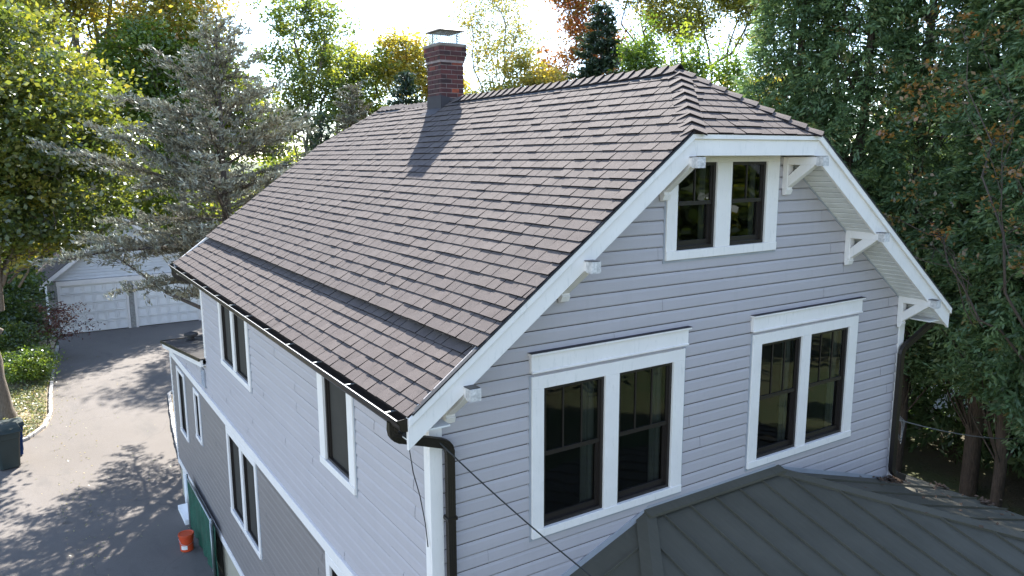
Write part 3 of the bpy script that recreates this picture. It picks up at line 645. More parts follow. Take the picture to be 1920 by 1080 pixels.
# rear extension roof ----------------------------------------------------
mb = MB(); rz = lambda y: -1.95 - (y - L) * .131
def slab(m, x0, x1, y0, y1, t0, t1): m.prism([(x0, y0, rz(y0) - t1), (x0, y1, rz(y1) - t1), (x0, y1, rz(y1) - t0), (x0, y0, rz(y0) - t0)], (x1 - x0, 0, 0))
slab(mb, -.13, 5.3, L + .02, L2 + .55, .0, .03); er = mb.build('extension_roof', 'flat_roof', house)
mb = MB(); slab(mb, -.11, -.07, L + .02, L2 + .53, .03, .17); mb.box(-.07, 5.3, L2 + .50, L2 + .53, rz(L2 + .5) - .17, rz(L2 + .53) - .03); mb.build('fascia', 'trim', er)
mb = MB(); slab(mb, -.07, 0.0, L + .02, L2 + .5, .13, .15); mb.build('eave_soffit', 'soffit', er)
mb = MB(); slab(mb, -.15, -.128, L + .02, L2 + .56, -.02, .05); mb.box(-.15, 5.3, L2 + .55, L2 + .57, rz(L2 + .55) - .05, rz(L2 + .55) + .015); mb.box(.02, .5, L + .02, L + .05, -1.95, -1.85); mb.build('drip_edge', 'bronze', er)
mb = MB(); slab(mb, .35, .75, L + .1, L2 + .1, -.004, .0); mb.build('roof_patch', 'rubber', er)
for vx, vy in ((.45, 14.4), (1.15, 12.6)):
    zv = rz(vy); MB().lathe((vx, vy, zv), [(.0, .0), (.17, .0), (.12, .03), (.08, .05), (.08, .14), (.17, .14), (.17, .19), (.02, .24), (0, .24)], 14).build('roof_vent', 'rubber', er)
# porch roof -------------------------------------------------------------
PZ = -1.83; PS = .29; A_ = Vector((2.60, 0, PZ)); B_ = Vector((4.73, 0, PZ)); yf = -3.3
xlE = .35; xrE = 8.40
hl = lambda y: 2.60 + .78 * y            # left hip x at depth y (y negative)
hr = lambda y: 4.73 - 1.0 * y
mb = MB()
FL = Vector((hl(yf), yf, PZ + PS * yf)); FR = Vector((hr(yf), yf, PZ + PS * yf))
mb.quad(A_, FL, FR, B_)
zL = lambda x: PZ - (2.60 - x) * PS / .78
mb.quad(A_, Vector((xlE, 0, zL(xlE))), Vector((xlE, hl and (xlE - 2.6) / .78, zL(xlE))))
zR = lambda x: PZ - (x - 4.73) * PS
mb.quad(B_, Vector((xrE, 4.73 - xrE, zR(xrE))), Vector((xrE, 0, zR(xrE))))
mb.quad(Vector((xlE, -2.88, zL(xlE))), Vector((xlE - 0, -2.9, zL(xlE))), FL) if False else None
# small wrap of the right slope round the corner of the house
mb.quad(Vector((W + .03, 0, zR(W + .03))), Vector((xrE, 0, zR(xrE))), Vector((xrE, .9, zR(xrE))), Vector((W + .03, .9, zR(W + .03))))
pr_ = mb.build('porch_roof', 'metal_roof', house)
mb = MB()   # standing seams
def seam(a, b, nrm):
    a = Vector(a); b = Vector(b); nrm = Vector(nrm).normalized(); s_ = (b - a).cross(nrm).normalized() * .006
    mb.prism([a - s_, a + s_, a + s_ + nrm * .028, a - s_ + nrm * .028], b - a)
nf = (0, -PS, 1)
x = -1.0 + .12
while x < 8.0:
    yt = 0 if 2.6 <= x <= 4.73 else ((x - 2.6) / .78 if x < 2.6 else 4.73 - x)
    if yt > yf: seam((x, yt, PZ + PS * yt), (x, yf, PZ + PS * yf), nf)
    x += .405
mb.build('standing_seam', 'metal_roof', pr_); mb = MB(); y = -.35
while y > -2.9:
    seam((hl(y), y, PZ + PS * y), (xlE, y, zL(xlE)), (-PS / .78, 0, 1)); y -= .405
mb.build('standing_seam', 'metal_roof', pr_); mb = MB(); y = -.30
while y > -3.6:
    if hr(y) < xrE: seam((hr(y), y, PZ + PS * y), (xrE, y, zR(xrE)), (PS, 0, 1))
    y -= .405
mb.build('standing_seam', 'metal_roof', pr_)
mb = MB()
def hipcap(a, b, wd, n1, n2):
    a = Vector(a); b = Vector(b); t = (b - a).normalized(); n1 = Vector(n1).normalized(); n2 = Vector(n2).normalized(); up = (n1 + n2).normalized()
    s1 = t.cross(n1).normalized(); s2 = t.cross(n2).normalized()
    if s1.dot(n2 - n1) > 0: s1 = -s1
    if s2.dot(n1 - n2) > 0: s2 = -s2
    h = .045; mb.add([a + up * h, b + up * h, a + s1 * wd + n1 * .034, b + s1 * wd + n1 * .034, a + s2 * wd + n2 * .034, b + s2 * wd + n2 * .034, a + s1 * wd, b + s1 * wd, a + s2 * wd, b + s2 * wd],
        [(0, 1, 3, 2), (0, 4, 5, 1), (2, 3, 7, 6), (4, 8, 9, 5)])
hipcap(A_, FL, .105, (0, -PS, 1), (-PS / .78, 0, 1)); mb.build('hip_cap', 'metal_roof', pr_); mb = MB(); hipcap(B_, FR, .105, (0, -PS, 1), (PS, 0, 1)); mb.build('hip_cap', 'metal_roof', pr_)
mb = MB(); mb.prism([(2.55, -.017, PZ - .02), (2.55, -.14, PZ - .0), (2.55, -.14, PZ + .03), (2.55, -.03, PZ + .06), (2.55, -.017, PZ + .06)], (2.25, 0, 0))
mb.build('ridge_flashing', 'metal_roof', pr_)
mb = MB(); mb.prism([(2.60, -.018, PZ - .02), (.2, -.018, zL(.2) - .02), (.2, -.018, zL(.2) + .055), (2.60, -.018, PZ + .078)], (0, -.012, 0))
mb.prism([(4.73, -.018, PZ - .02), (W, -.018, zR(W) - .02), (W, -.018, zR(W) + .045), (4.73, -.018, PZ + .065)], (0, -.008, 0))
mb.prism([(2.6, -.018, PZ + .06), (4.73, -.018, PZ + .06), (4.73, -.018, PZ + .085), (2.6, -.018, PZ + .085)], (0, -.010, 0))
mb.build('wall_flashing', 'vent_grey', pr_)
mb = MB(); zf = PZ + PS * yf
mb.box(xlE, xrE, yf + .02, yf + .06, zf - .2, zf - .03) ; mb.box(xrE - .06, xrE - .02, yf, .9, zR(xrE) - .2, zR(xrE) - .02); mb.box(xlE, xrE, yf, 0, zf - .24, zf - .2)
mb.build('fascia', 'trim', pr_)
for px_ in (.8, 3.2, 5.6, 8.0): MB().box(px_ - .09, px_ + .09, yf + .12, yf + .30, gz(px_, yf) - .05, zf - .2).build('porch_post', 'trim', house)
MB().box(xlE, xrE - .3, yf - .1, -.02, gz(4, -4) - .5, gz(4, -4) + .55).build('porch_deck', 'vent_grey', house)

# ------------------------------------------------------------------ DETACHED GARAGE
GY = 37.9; gar = empty('detached_garage', (1.55, GY, GZ), 'pale grey two car garage with white panelled doors at the end of the driveway', 'garage')
gx0, gx1 = -2.15, 5.30; gh = -3.98; gpk = -1.05; gmx = (gx0 + gx1) / 2
mb = MB(); laps(mb, (0, GY, 0), X, NF, gx0, gx1, -3.95, gpk + .1, [], [((gpk - gh) / (gmx - gx0), -1, -(gh - (gpk - gh) / (gmx - gx0) * gx0)), (-(gpk - gh) / (gx1 - gmx), -1, -(gh + (gpk - gh) / (gx1 - gmx) * gx1))], expo=.15)
mb.box(gx0, gx0 + .1, GY + .02, GY + 7, GZ, gh); mb.box(gx1 - .1, gx1, GY + .02, GY + 7, GZ, gh); mb.box(gx0, gx1, GY + 6.9, GY + 7, GZ, gh); mb.prism([(gx0, GY + 6.9, gh), (gx1, GY + 6.9, gh), (gmx, GY + 6.9, gpk)], (0, .1, 0))
mb.build('wall', 'garage_siding', gar)
mb = MB(); gd = [(-1.62, 1.30), (1.78, 4.75)]
for a, b in ((gx0, gd[0][0] - .12), (gd[0][1] + .14, gd[1][0] - .13), (gd[1][1] + .12, gx1)):
    z = GZ; k = 0
    while z < -3.97:
        q = a + (0 if k % 2 else -.12)
        while q < b:
            p0, p1 = max(q, a), min(q + .235, b); q += .245
            if p1 - p0 > .02: mb.box(p0, p1, GY - .13 - rnd.uniform(0, .008), GY + .02, z, min(z + .072, -3.96))
        z += .08; k += 1
    pil = mb.build('brick_pier', 'block_stone', gar); mb = MB(); mb.box(a + .005, b - .005, GY - .125, GY + .02, GZ, -3.965); mb.build('mortar', 'mortar', pil); mb = MB()

for i, (a, b) in enumerate(gd):
    m = MB(); m.box(a, b, GY - .01, GY, GZ + .02, -4.20); nr, nc = 5, 6; pw = (b - a) / nc; ph = (2.47) / nr
    for rI in range(nr): m.box(a, b, GY - .04, GY - .01, GZ + .04 + rI * ph + .014, GZ + .04 + (rI + 1) * ph - .012)
    for rI in range(nr):
        for cI in range(nc):
            x0 = a + cI * pw + .055; x1 = a + (cI + 1) * pw - .055; z0 = GZ + .04 + rI * ph + .05; z1 = GZ + .04 + (rI + 1) * ph - .05
            # recessed frame: ring of 4 strips proud, raised centre
            m.box(x0 - .046, x0, GY - .105, GY - .04, z0 - .034, z1 + .034); m.box(x1, x1 + .046, GY - .105, GY - .04, z0 - .034, z1 + .034)
            m.box(x0, x1, GY - .105, GY - .04, z0 - .034, z0); m.box(x0, x1, GY - .105, GY - .04, z1, z1 + .034)
            m.box(x0 + .05, x1 - .05, GY - .09, GY - .04, z0 + .05, z1 - .05)
    dr_ = m.build('garage_door', 'white_door', gar); dr_['label'] = ['left panelled white garage door beside the shrubs', 'right panelled white garage door behind the cedar branch'][i]
    MB().box(a - .12, a, GY - .15, GY, GZ, -4.2).build('door_frame', 'trim', gar); MB().box(b, b + .12, GY - .15, GY, GZ, -4.2).build('door_frame', 'trim', gar)
MB().box(gd[0][0] - .14, gd[1][1] + .14, GY - .17, GY, -4.20, -3.97).build('lintel_board', 'trim', gar)
gs = (gpk - gh) / (gmx - gx0); mb = MB()
for sg, xe in ((1, gx0 - .35), (-1, gx1 + .35)):
    ud = Vector((0, 1, 0)); vd = Vector((sg, 0, gs)); O = Vector((xe, GY - .35, gh - .35 * gs + .14)); V_ = abs(gmx - xe) * math.hypot(1, gs)
    shingles(mb, O, ud, vd, [(0, 0), (7.7, 0), (7.7, V_), (0, V_)], seed=51, expo=.15, tabw=(.25, .4))
gr = mb.build('roof', 'shingle', gar)
mb = MB()
for sg, xe in ((1, gx0 - .33), (-1, gx1 + .33)):
    mb.prism([(xe, GY - .35, gh - .33 * gs + .13), (gmx, GY - .35, gpk + .13), (gmx, GY - .35, gpk - .10), (xe, GY - .35, gh - .33 * gs - .10)], (0, .05, 0))
mb.build('rake_board', 'trim', gar)
mb = MB(); mb.prism([(gx0 - .33, GY - .3, gh - .33 * gs + .12), (gmx, GY - .3, gpk + .12), (gx1 + .33, GY - .3, gh - .33 * gs + .12), (gmx, GY - .3, gpk + .08)], (0, 7.6, 0)); mb.build('roof_deck', 'soffit', gar)
for lx in (-1.95, 1.54, 5.03):
    m = MB(); m.box(lx - .05, lx + .05, GY - .16, GY - .13, -4.75, -4.45); m.box(lx - .02, lx + .02, GY - .26, GY - .16, -4.47, -4.44); m.box(lx - .1, lx + .1, GY - .36, GY - .18, -4.46, -4.42); m.box(lx - .08, lx + .08, GY - .34, GY - .20, -4.80, -4.77)
    for dx in (-.08, .07): m.box(lx + dx, lx + dx + .012, GY - .34, GY - .20, -4.78, -4.45)
    la = m.build('wall_lamp', 'rubber', gar); MB().box(lx - .055, lx + .055, GY - .32, GY - .22, -4.76, -4.47).build('lamp_glass', 'lamp_glass', la)

# ------------------------------------------------------------------ small things
bk = empty('bucket', (-.43, 11.65, GZ), 'bright orange plastic bucket standing on the driveway beside the green mesh fence', 'bucket')
c = (-.43, 11.65, GZ + .006)
MB().lathe(c, [(0, 0), (.138, 0), (.141, .02), (.144, .18), (.155, .185), (.155, .20), (.142, .20), (.146, .27), (.160, .275), (.160, .29), (.147, .29), (.152, .355), (.163, .36), (.163, .375), (.146, .375), (.128, .02), (0, .02)], 32).build('shell', 'orange_plastic', bk, smooth=False)
MB().lathe((c[0], c[1], c[2] + .372), [(0, .012), (.14, .012), (.15, .022), (.166, .022), (.169, .0), (.169, -.02)], 32).build('lid', 'orange_plastic', bk)
MB().tube([(c[0] - .165, c[1], c[2] + .29), (c[0] - .13, c[1] - .12, c[2] + .20), (c[0] - .02, c[1] - .18, c[2] + .165), (c[0] + .11, c[1] - .13, c[2] + .20), (c[0] + .165, c[1], c[2] + .29)], .004, 5).build('handle', 'silver', bk)
MB().add([(c[0] - .1455 * math.cos(a), c[1] - .1455 * math.sin(a), c[2] + z) for z in (.06, .15) for a in np.linspace(.5, 1.5, 7)], [(k, k + 1, k + 8, k + 7) for k in range(6)]).build('sticker', 'trim', bk)

def bin_(loc, rz_, mat, label, s=1.0):
    o = empty('wheeled_bin', (0, 0, 0), label, 'wheeled bin', 'wheeled bins at the edge of the driveway')
    b = MB(); w0, w1, d0, d1, h = .23 * s, .29 * s, .26 * s, .34 * s, 1.0 * s
    rings = [(w0, d0, .03), (w0, d0, .12), (w1 * .93, d1 * .93, h * .80), (w1 * .97, d1 * .97, h * .82), (w1, d1, h)]
    vs = []; 
    for (a, bb, z) in rings:
        c_ = .05
        vs += [(-a + c_, -bb, z), (a - c_, -bb, z), (a, -bb + c_, z), (a, bb - c_, z), (a - c_, bb, z), (-a + c_, bb, z), (-a, bb - c_, z), (-a, -bb + c_, z)]
    b.add(vs, [(i * 8 + k, i * 8 + (k + 1) % 8, (i + 1) * 8 + (k + 1) % 8, (i + 1) * 8 + k) for i in range(4) for k in range(8)] + [tuple(range(8))[::-1], tuple(range(32, 40))])
    b.build('body', mat, o, bevel=.012)
    l_ = MB(); a = w1 + .03; bb = d1 + .03; prof = [(-bb - .02, h - .03), (-bb - .02, h + .02), (-bb * .6, h + .075), (0, h + .10), (bb * .6, h + .095), (bb + .03, h + .05), (bb + .03, h + .0), (0, h + .01)]
    l_.prism([(-a, y, z) for y, z in prof], (2 * a, 0, 0)); l_.build('lid', 'green_plastic', o, bevel=.02)
    hd = MB(); hd.tube([(-.2 * s, d1, h - .05), (-.2 * s, d1 + .1, h - .02), (.2 * s, d1 + .1, h - .02), (.2 * s, d1, h - .05)], .016, 6); hd.build('handle', mat, o)
    for sx in (-1, 1):
        wv = MB(); wv.tube([(sx * (w0 + .0), d1 * .85, .12), (sx * (w0 + .06), d1 * .85, .12)], .12, 16); wv.build('wheel', 'rubber', o)
    o.location = loc; o.rotation_euler.z = rz_; return o
bin_((-3.86, 19.5, GZ + .006), rad(12), 'green_plastic', 'dark green wheeled bin with a domed lid at the left edge of the photo', 1.1)
bin_((-3.74, 20.45, GZ + .006), rad(8), 'blue_plastic', 'blue wheeled bin mostly hidden behind the dark green bin', .97)

# chain link fence with green privacy mesh beside the basement wall
fe = empty('mesh_fence', (-.15, 11.3, GZ), 'low chain link fence with green privacy mesh along the basement wall', 'fence')
m = MB(); nn_ = 40
vs = []; 
for i in range(nn_ + 1):
    y = 9.75 + (12.65 - 9.75) * i / nn_
    for j in range(9):
        z = GZ + .03 + (1.22) * j / 8; vs.append((-.15 + .02 * math.sin(i * .9) + .012 * math.sin(i * 2.3 + j), y, z))
m.add(vs, [(i * 9 + j, (i + 1) * 9 + j, (i + 1) * 9 + j + 1, i * 9 + j + 1) for i in range(nn_) for j in range(8)]); m.build('privacy_mesh', 'green_mesh', fe, smooth=True)
for y in (9.98, 12.66): MB().tube([(-.17, y, GZ), (-.17, y, GZ + 1.34)], .032, 10).lathe((-.17, y, GZ + 1.34), [(.036, 0), (.03, .03), (0, .045)], 10).build('post', 'galv', fe, smooth=True)
MB().tube([(-.155, 9.98, GZ + 1.27), (-.155, 12.66, GZ + 1.27)], .021, 8).build('rail', 'galv', fe, smooth=True)
MB().tube([(-.20, 9.90, GZ), (-.20, 9.90, GZ + 1.30)], .018, 8).tube([(-.2, 9.9, GZ + 1.1), (-.17, 9.98, GZ + 1.1)], .02, 6).tube([(-.2, 9.9, GZ + .25), (-.17, 9.98, GZ + .25)], .03, 6).build('gate_pole', 'galv', fe, smooth=True)

# cables
def catenary(a, b, sag, n=24):
    a = Vector(a); b = Vector(b); return [a.lerp(b, t / n) - Vector((0, 0, sag * 4 * (t / n) * (1 - t / n))) for t in range(n + 1)]
tag(MB().tube(catenary((.0, -.12, -.40), (1.35, -1.15, -1.90), .05), .007, 6).build('service_cable', 'cable', smooth=True), 'thin black cable running down from the front corner past the brown downspout', 'cable')
tag(MB().tube([(-.18, .06, -.50), (-.13, .10, -.75), (-.06, .12, -1.0), (-.045, .05, -1.25), (-.05, .0, -1.45)], .005, 6).build('loose_cable', 'cable', smooth=True), 'short loose black cable hanging on the side wall beneath the gutter', 'cable')
m = MB().tube(catenary((W + .1, .1, -1.70), (16.0, 1.8, -4.35), .12), .009, 6)
for k in range(3): m.tube([(W + .12 + .02 * k, .1, -1.6), (W + .30 + .04 * k, .05, -1.8), (W + .26, .02, -2.03 - .04 * k), (W + .10, .02, -1.85), (W + .03, .1, -1.65)], .006, 6)
tag(m.build('utility_line', 'wire_grey', smooth=True), 'grey utility line leading from the right house corner out through the trees', 'cable')
# leaf debris on porch roof
m = MB(); r3 = random.Random(5)
def debris(cx, cy, s, n):
    for k in range(n):
        x = cx + r3.gauss(0, s); y = cy + r3.gauss(0, s * .6); z = zR(x) + .01 + abs(r3.gauss(0, .025)); a = r3.uniform(0, 6.3); l_ = r3.uniform(.02, .045)
        v = Vector((math.cos(a), math.sin(a), r3.uniform(-.6, .6))) * l_; w_ = Vector((-math.sin(a), math.cos(a), r3.uniform(-.5, .5))) * l_ * .6; c_ = Vector((x, y, z)); m.quad(c_ - v, c_ - w_, c_ + v, c_ + w_)
debris(7.35, -.08, .10, 160); debris(7.05, -.12, .12, 40); debris(8.3, -.25, .06, 60); debris(8.25, -.9, .06, 60); debris(8.3, -1.6, .07, 50); debris(7.2, -1.0, .9, 40)
tag(m.build('fallen_leaves', 'dead_leaf'), 'brown fallen leaves gathered on the metal porch roof', 'leaves', kind='stuff')
# ------------------------------------------------------------------ VEGETATION
leafmat('leaf_maple', [(0, (.030, .052, .014)), (.45, (.078, .112, .024)), (.8, (.19, .20, .035)), (1, (.34, .29, .045))], .5, .07)
leafmat('leaf_oak', [(0, (.09, .12, .03)), (.4, (.22, .23, .05)), (.75, (.38, .31, .07)), (1, (.50, .26, .08))], .6)
leafmat('leaf_green', [(0, (.045, .08, .02)), (.5, (.11, .16, .035)), (1, (.30, .30, .05))], .55)
leafmat('leaf_yellow', [(0, (.13, .17, .04)), (.5, (.34, .30, .06)), (1, (.52, .34, .08))], .55)
leafmat('leaf_orange', [(0, (.14, .11, .025)), (.4, (.32, .17, .035)), (.8, (.40, .13, .045)), (1, (.42, .10, .06))], .5, trboost=(1.2, 1.0, .8))
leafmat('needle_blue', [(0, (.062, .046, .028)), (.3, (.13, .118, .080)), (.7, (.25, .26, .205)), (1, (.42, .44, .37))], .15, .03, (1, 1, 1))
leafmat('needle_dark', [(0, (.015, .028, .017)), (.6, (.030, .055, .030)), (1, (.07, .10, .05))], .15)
leafmat('leaf_arbor', [(0, (.062, .104, .046)), (.5, (.125, .200, .085)), (.82, (.22, .30, .12)), (1, (.42, .28, .10))], .35, .03, (1.1, 1.15, .8))
leafmat('leaf_bright', [(0, (.06, .11, .02)), (.6, (.13, .20, .03)), (1, (.24, .28, .05))], .5)
leafmat('leaf_cover', [(0, (.05, .08, .025)), (.4, (.13, .16, .06)), (.8, (.28, .28, .15)), (1, (.45, .36, .20))], .3)
leafmat('leaf_red', [(0, (.05, .02, .02)), (.5, (.14, .05, .04)), (1, (.25, .13, .06))], .35)

def leaf_obj(name, C, size, tint, mat, parent, rs, aspect=.55, dirs=None, updir=.35, fold=.25):
    """C (N,3) centres; diamonds"""
    n = len(C)
    if dirs is None:
        d = rs.normal(size=(n, 3)); d[:, 2] = d[:, 2] * .6 - .25
    else: d = dirs + rs.normal(size=(n, 3)) * .25
    d /= np.linalg.norm(d, axis=1)[:, None] + 1e-9
    nrm = rs.normal(size=(n, 3)); nrm[:, 2] += updir * 2; w_ = np.cross(nrm, d); w_ /= np.linalg.norm(w_, axis=1)[:, None] + 1e-9
    nn = np.cross(d, w_)
    s = (size * rs.uniform(.6, 1.35, n))[:, None]
    P = np.empty((n, 4, 3)); P[:, 0] = C - d * s; P[:, 1] = C - w_ * s * aspect + nn * s * fold * aspect + d * s * .15; P[:, 2] = C + d * s; P[:, 3] = C + w_ * s * aspect + nn * s * fold * aspect + d * s * .15
    off = np.array(parent.location if parent is not None else (0, 0, 0))
    V = (P.reshape(-1, 3) - off).astype(np.float32)
    me = bpy.data.meshes.new(name); me.vertices.add(n * 4); me.vertices.foreach_set('co', V.ravel()); me.loops.add(n * 4); me.loops.foreach_set('vertex_index', np.arange(n * 4, dtype=np.int32))
    me.polygons.add(n); me.polygons.foreach_set('loop_start', np.arange(0, n * 4, 4, dtype=np.int32)); me.polygons.foreach_set('loop_total', np.full(n, 4, dtype=np.int32))
    me.update(calc_edges=True); a = me.attributes.new('tint', 'FLOAT', 'FACE'); a.data.foreach_set('value', np.clip(tint, 0, 1).astype(np.float32))
    me.materials.append(MATS[mat]); o = bpy.data.objects.new(name, me); COL.objects.link(o); o.parent = parent; return o

def wander(a, b, n, jit, rs, bow=0):
    a = np.array(a, float); b = np.array(b, float); t = np.linspace(0, 1, n)[:, None]; p = a + (b - a) * t; L_ = np.linalg.norm(b - a)
    j = np.cumsum(rs.normal(size=(n, 3)), 0) * jit * L_ / n; j -= t * j[-1]; p = p + j * 1.0; p[:, 2] += bow * L_ * np.sin(t[:, 0] * math.pi); return p

def broadleaf(name, base, fork, lobes, nclump, per, clr, lsize, mat, barkm, tr, seed, label, cat='tree', group=None, tintf=None, nsub=90, hollow=.5, tilt=None, tstd=.16, flat=.55, aspect=.6, subr=.02):
    rs = np.random.RandomState(seed); root = empty(name, tuple(base), label, cat, group); base = np.array(base, float); fork = np.array(fork, float)
    sk = MB(); tp = wander(base - np.array([0, 0, .2]), fork, 9, .12, rs); sk.tube([tuple(q) for q in tp], list(np.linspace(tr * 1.25, tr * .78, 9)), 10, cap=False)
    nodes = []; lobes = [np.array(l_, float) for l_ in lobes]; tot = sum(l_[3] * l_[4] * l_[5] for l_ in lobes)
    for l_ in lobes:
        c = l_[:3]; end = c + np.array([0, 0, l_[5] * .35]); st = tp[rs.randint(6, 9)]; ln = wander(st, end, 9, .35, rs, .04); r0 = tr * .55 * (1 if len(lobes) < 4 else .8)
        sk.tube([tuple(q) for q in ln], list(np.linspace(r0, r0 * .25, 9)), 7, cap=False)
        for i in range(2, 9): nodes.append((ln[i], r0 * (1 - .75 * i / 8)))
        for k in range(5):   # secondary limbs
            v = rs.normal(size=3); v[2] = abs(v[2]) * .6; v /= np.linalg.norm(v); i = rs.randint(2, 8); e2 = c + v * l_[3:6] * rs.uniform(.55, .85); l2 = wander(ln[i], e2, 7, .35, rs, .05); r1 = r0 * (1 - .75 * i / 8) * .5
            sk.tube([tuple(q) for q in l2], list(np.linspace(r1, r1 * .3, 7)), 5, cap=False)
            for i2 in range(2, 7): nodes.append((l2[i2], r1 * (1 - .7 * i2 / 6)))
    cl = []; lob = []
    for li, l_ in enumerate(lobes):
        n = max(4, int(nclump * (l_[3] * l_[4] * l_[5]) / tot)); v = rs.normal(size=(n, 3)); v /= np.linalg.norm(v, axis=1)[:, None]; rr = (hollow + (1 - hollow) * rs.uniform(0, 1, n) ** .7)
        bump_ = 1 + .18 * np.sin(v[:, 0] * 5 + seed) * np.cos(v[:, 1] * 4 + seed * 2) + rs.normal(size=n) * .07
        cl.append(l_[:3] + v * l_[3:6] * (rr * bump_)[:, None])
    cl = np.concatenate(cl); NP = np.array([q for q, _ in nodes]); idx = rs.choice(len(cl), min(nsub, len(cl)), replace=False)
    for i in idx:
        dd = np.linalg.norm(NP - cl[i], axis=1) + np.maximum(0, NP[:, 2] - cl[i][2]) * .8; j = int(np.argmin(dd)); q = wander(NP[j], cl[i], 5, .4, rs, .05)
        sk.tube([tuple(x_) for x_ in q], list(np.linspace(min(nodes[j][1], subr * 1.6), subr * .3, 5)), 4, cap=False)
    sk.build('trunk', barkm, root, smooth=True)
    n = len(cl); cr = clr * rs.uniform(.6, 1.35, n); cnt = per; C = np.repeat(cl, cnt, 0) + rs.normal(size=(n * cnt, 3)) * np.repeat(cr, cnt)[:, None] * np.array([1, 1, flat])
    ct = np.clip(rs.normal(.42, tstd, n), 0, 1)
    if tintf is not None: ct = ct + np.array([tintf(q) for q in cl])
    tint = np.repeat(ct, cnt) + rs.normal(size=n * cnt) * .10
    leaf_obj('crown', C, lsize, tint, mat, root, rs, aspect=aspect); return root

def conifer(name, base, H, prof, nb, mat, barkm, tr, seed, label, group=None, elev=(10, 30), droop=0., tuft=.09, tw=.3, dens=1., zlow=.1, sec=.32, lean=(0, 0), tint0=.5, plane=.35, per=5, cat='tree', tintin=-.35, ejit=8, upn=0, limbs=()):
    """branches with flat side sprays; prof(t)->branch length, t=0 at low branches,1 top"""
    rs = np.random.RandomState(seed); root = empty(name, tuple(base), label, cat, group); base = np.array(base, float); sk = MB()
    top = base + np.array([lean[0], lean[1], H]); tp = wander(base - np.array([0, 0, .2]), top, 14, .04, rs); sk.tube([tuple(q) for q in tp], list(np.linspace(tr, tr * .12, 14)), 10, cap=False)
    CC = []; DD = []; TT = []
    for lb in limbs:
        Pl = np.array(lb); q = np.interp(np.linspace(0, len(lb) - 1, 13), range(len(lb)), Pl[:, 0]), np.interp(np.linspace(0, len(lb) - 1, 13), range(len(lb)), Pl[:, 1]), np.interp(np.linspace(0, len(lb) - 1, 13), range(len(lb)), Pl[:, 2]); Q = np.stack(q, 1)
        sk.tube([tuple(a) for a in Q], list(np.linspace(.075, .012, 13)), 7, cap=False)
        for k in range(46):
            u = rs.uniform(.35, 1) * 12; i0 = min(int(u), 11); p = Q[i0] + (Q[i0 + 1] - Q[i0]) * (u - i0); dv = rs.normal(size=3) * np.array([1, 1, .45]) + np.array([-.3, 0, .25]); dv /= np.linalg.norm(dv); l2 = rs.uniform(.3, .9); e_ = p + dv * l2
            sk.tube([tuple(p), tuple(e_)], [.008, .003], 3, cap=False); nt_ = 14; w_ = rs.uniform(.1, 1.05, nt_); CC.append(p + np.outer(w_ * l2, dv) + rs.normal(size=(nt_, 3)) * .04); DD.append(dv + rs.normal(size=(nt_, 3)) * .5); TT.append(.6 + rs.normal(size=nt_) * .15)
    for b in range(nb):
        t = (b + rs.uniform(0, 1)) / nb; h = zlow + (1 - zlow) * t ** .95; i = h * 13; i0 = min(int(i), 12); st = tp[i0] + (tp[i0 + 1] - tp[i0]) * (i - i0)
        az = b * 2.39996 + rs.uniform(-.4, .4); L_ = prof(t) * (rs.uniform(.5, 1.15) if ejit > 8 else rs.uniform(.72, 1.12)); el = rad(elev[0] + (elev[1] - elev[0]) * t + rs.uniform(-ejit, ejit)); n = 10; s = np.linspace(0, 1, n)
        hd = np.array([math.cos(az), math.sin(az), 0]); P = st + np.outer(s * L_, hd * math.cos(el)) ; P[:, 2] += s * L_ * math.sin(el) - droop * L_ * s ** 2 ; P += np.cumsum(rs.normal(size=(n, 3)), 0) * .018 * L_ ** .5
        r0 = max(.012, tr * .32 * (L_ / 4.) * (1 - .5 * t)); sk.tube([tuple(q) for q in P], list(np.linspace(r0, .006, n)), 5, cap=False)
        perp = np.array([-hd[1], hd[0], 0]); m = max(4, int(L_ / sec * 2 * dens))
        for k in range(m):
            u = .12 + .88 * (k + rs.uniform(0, 1)) / m; q = u * (n - 1); q0 = min(int(q), n - 2); p = P[q0] + (P[q0 + 1] - P[q0]) * (q - q0); sd = 1 if k % 2 else -1; l2 = (L_ * .34 * (1 - u) + .28) * rs.uniform(.6, 1.25)
            dv = hd * rs.uniform(.5, .9) + perp * sd * rs.uniform(.5, 1.) + np.array([0, 0, rs.uniform(-plane, plane) + .12 - droop * .5]); dv /= np.linalg.norm(dv); e_ = p + dv * l2
            if l2 > .35: sk.tube([tuple(p), tuple((p + e_) / 2 + np.array([0, 0, -.02])), tuple(e_)], [.008, .006, .003], 3, cap=False)
            nt_ = max(3, int(l2 / tuft * per * .5)); w_ = rs.uniform(.05, 1.08, nt_); c = p + np.outer(w_ * l2, dv) + rs.normal(size=(nt_, 3)) * np.array([tuft * .6, tuft * .6, tuft * .35])
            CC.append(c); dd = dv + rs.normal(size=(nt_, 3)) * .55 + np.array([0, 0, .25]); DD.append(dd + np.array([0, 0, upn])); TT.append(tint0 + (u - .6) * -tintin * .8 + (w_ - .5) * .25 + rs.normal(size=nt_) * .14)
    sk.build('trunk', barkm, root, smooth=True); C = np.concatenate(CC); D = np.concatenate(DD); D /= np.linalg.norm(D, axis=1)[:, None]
    leaf_obj('crown', C, tuft, np.concatenate(TT), mat, root, rs, aspect=tw, dirs=D, updir=.5); return root

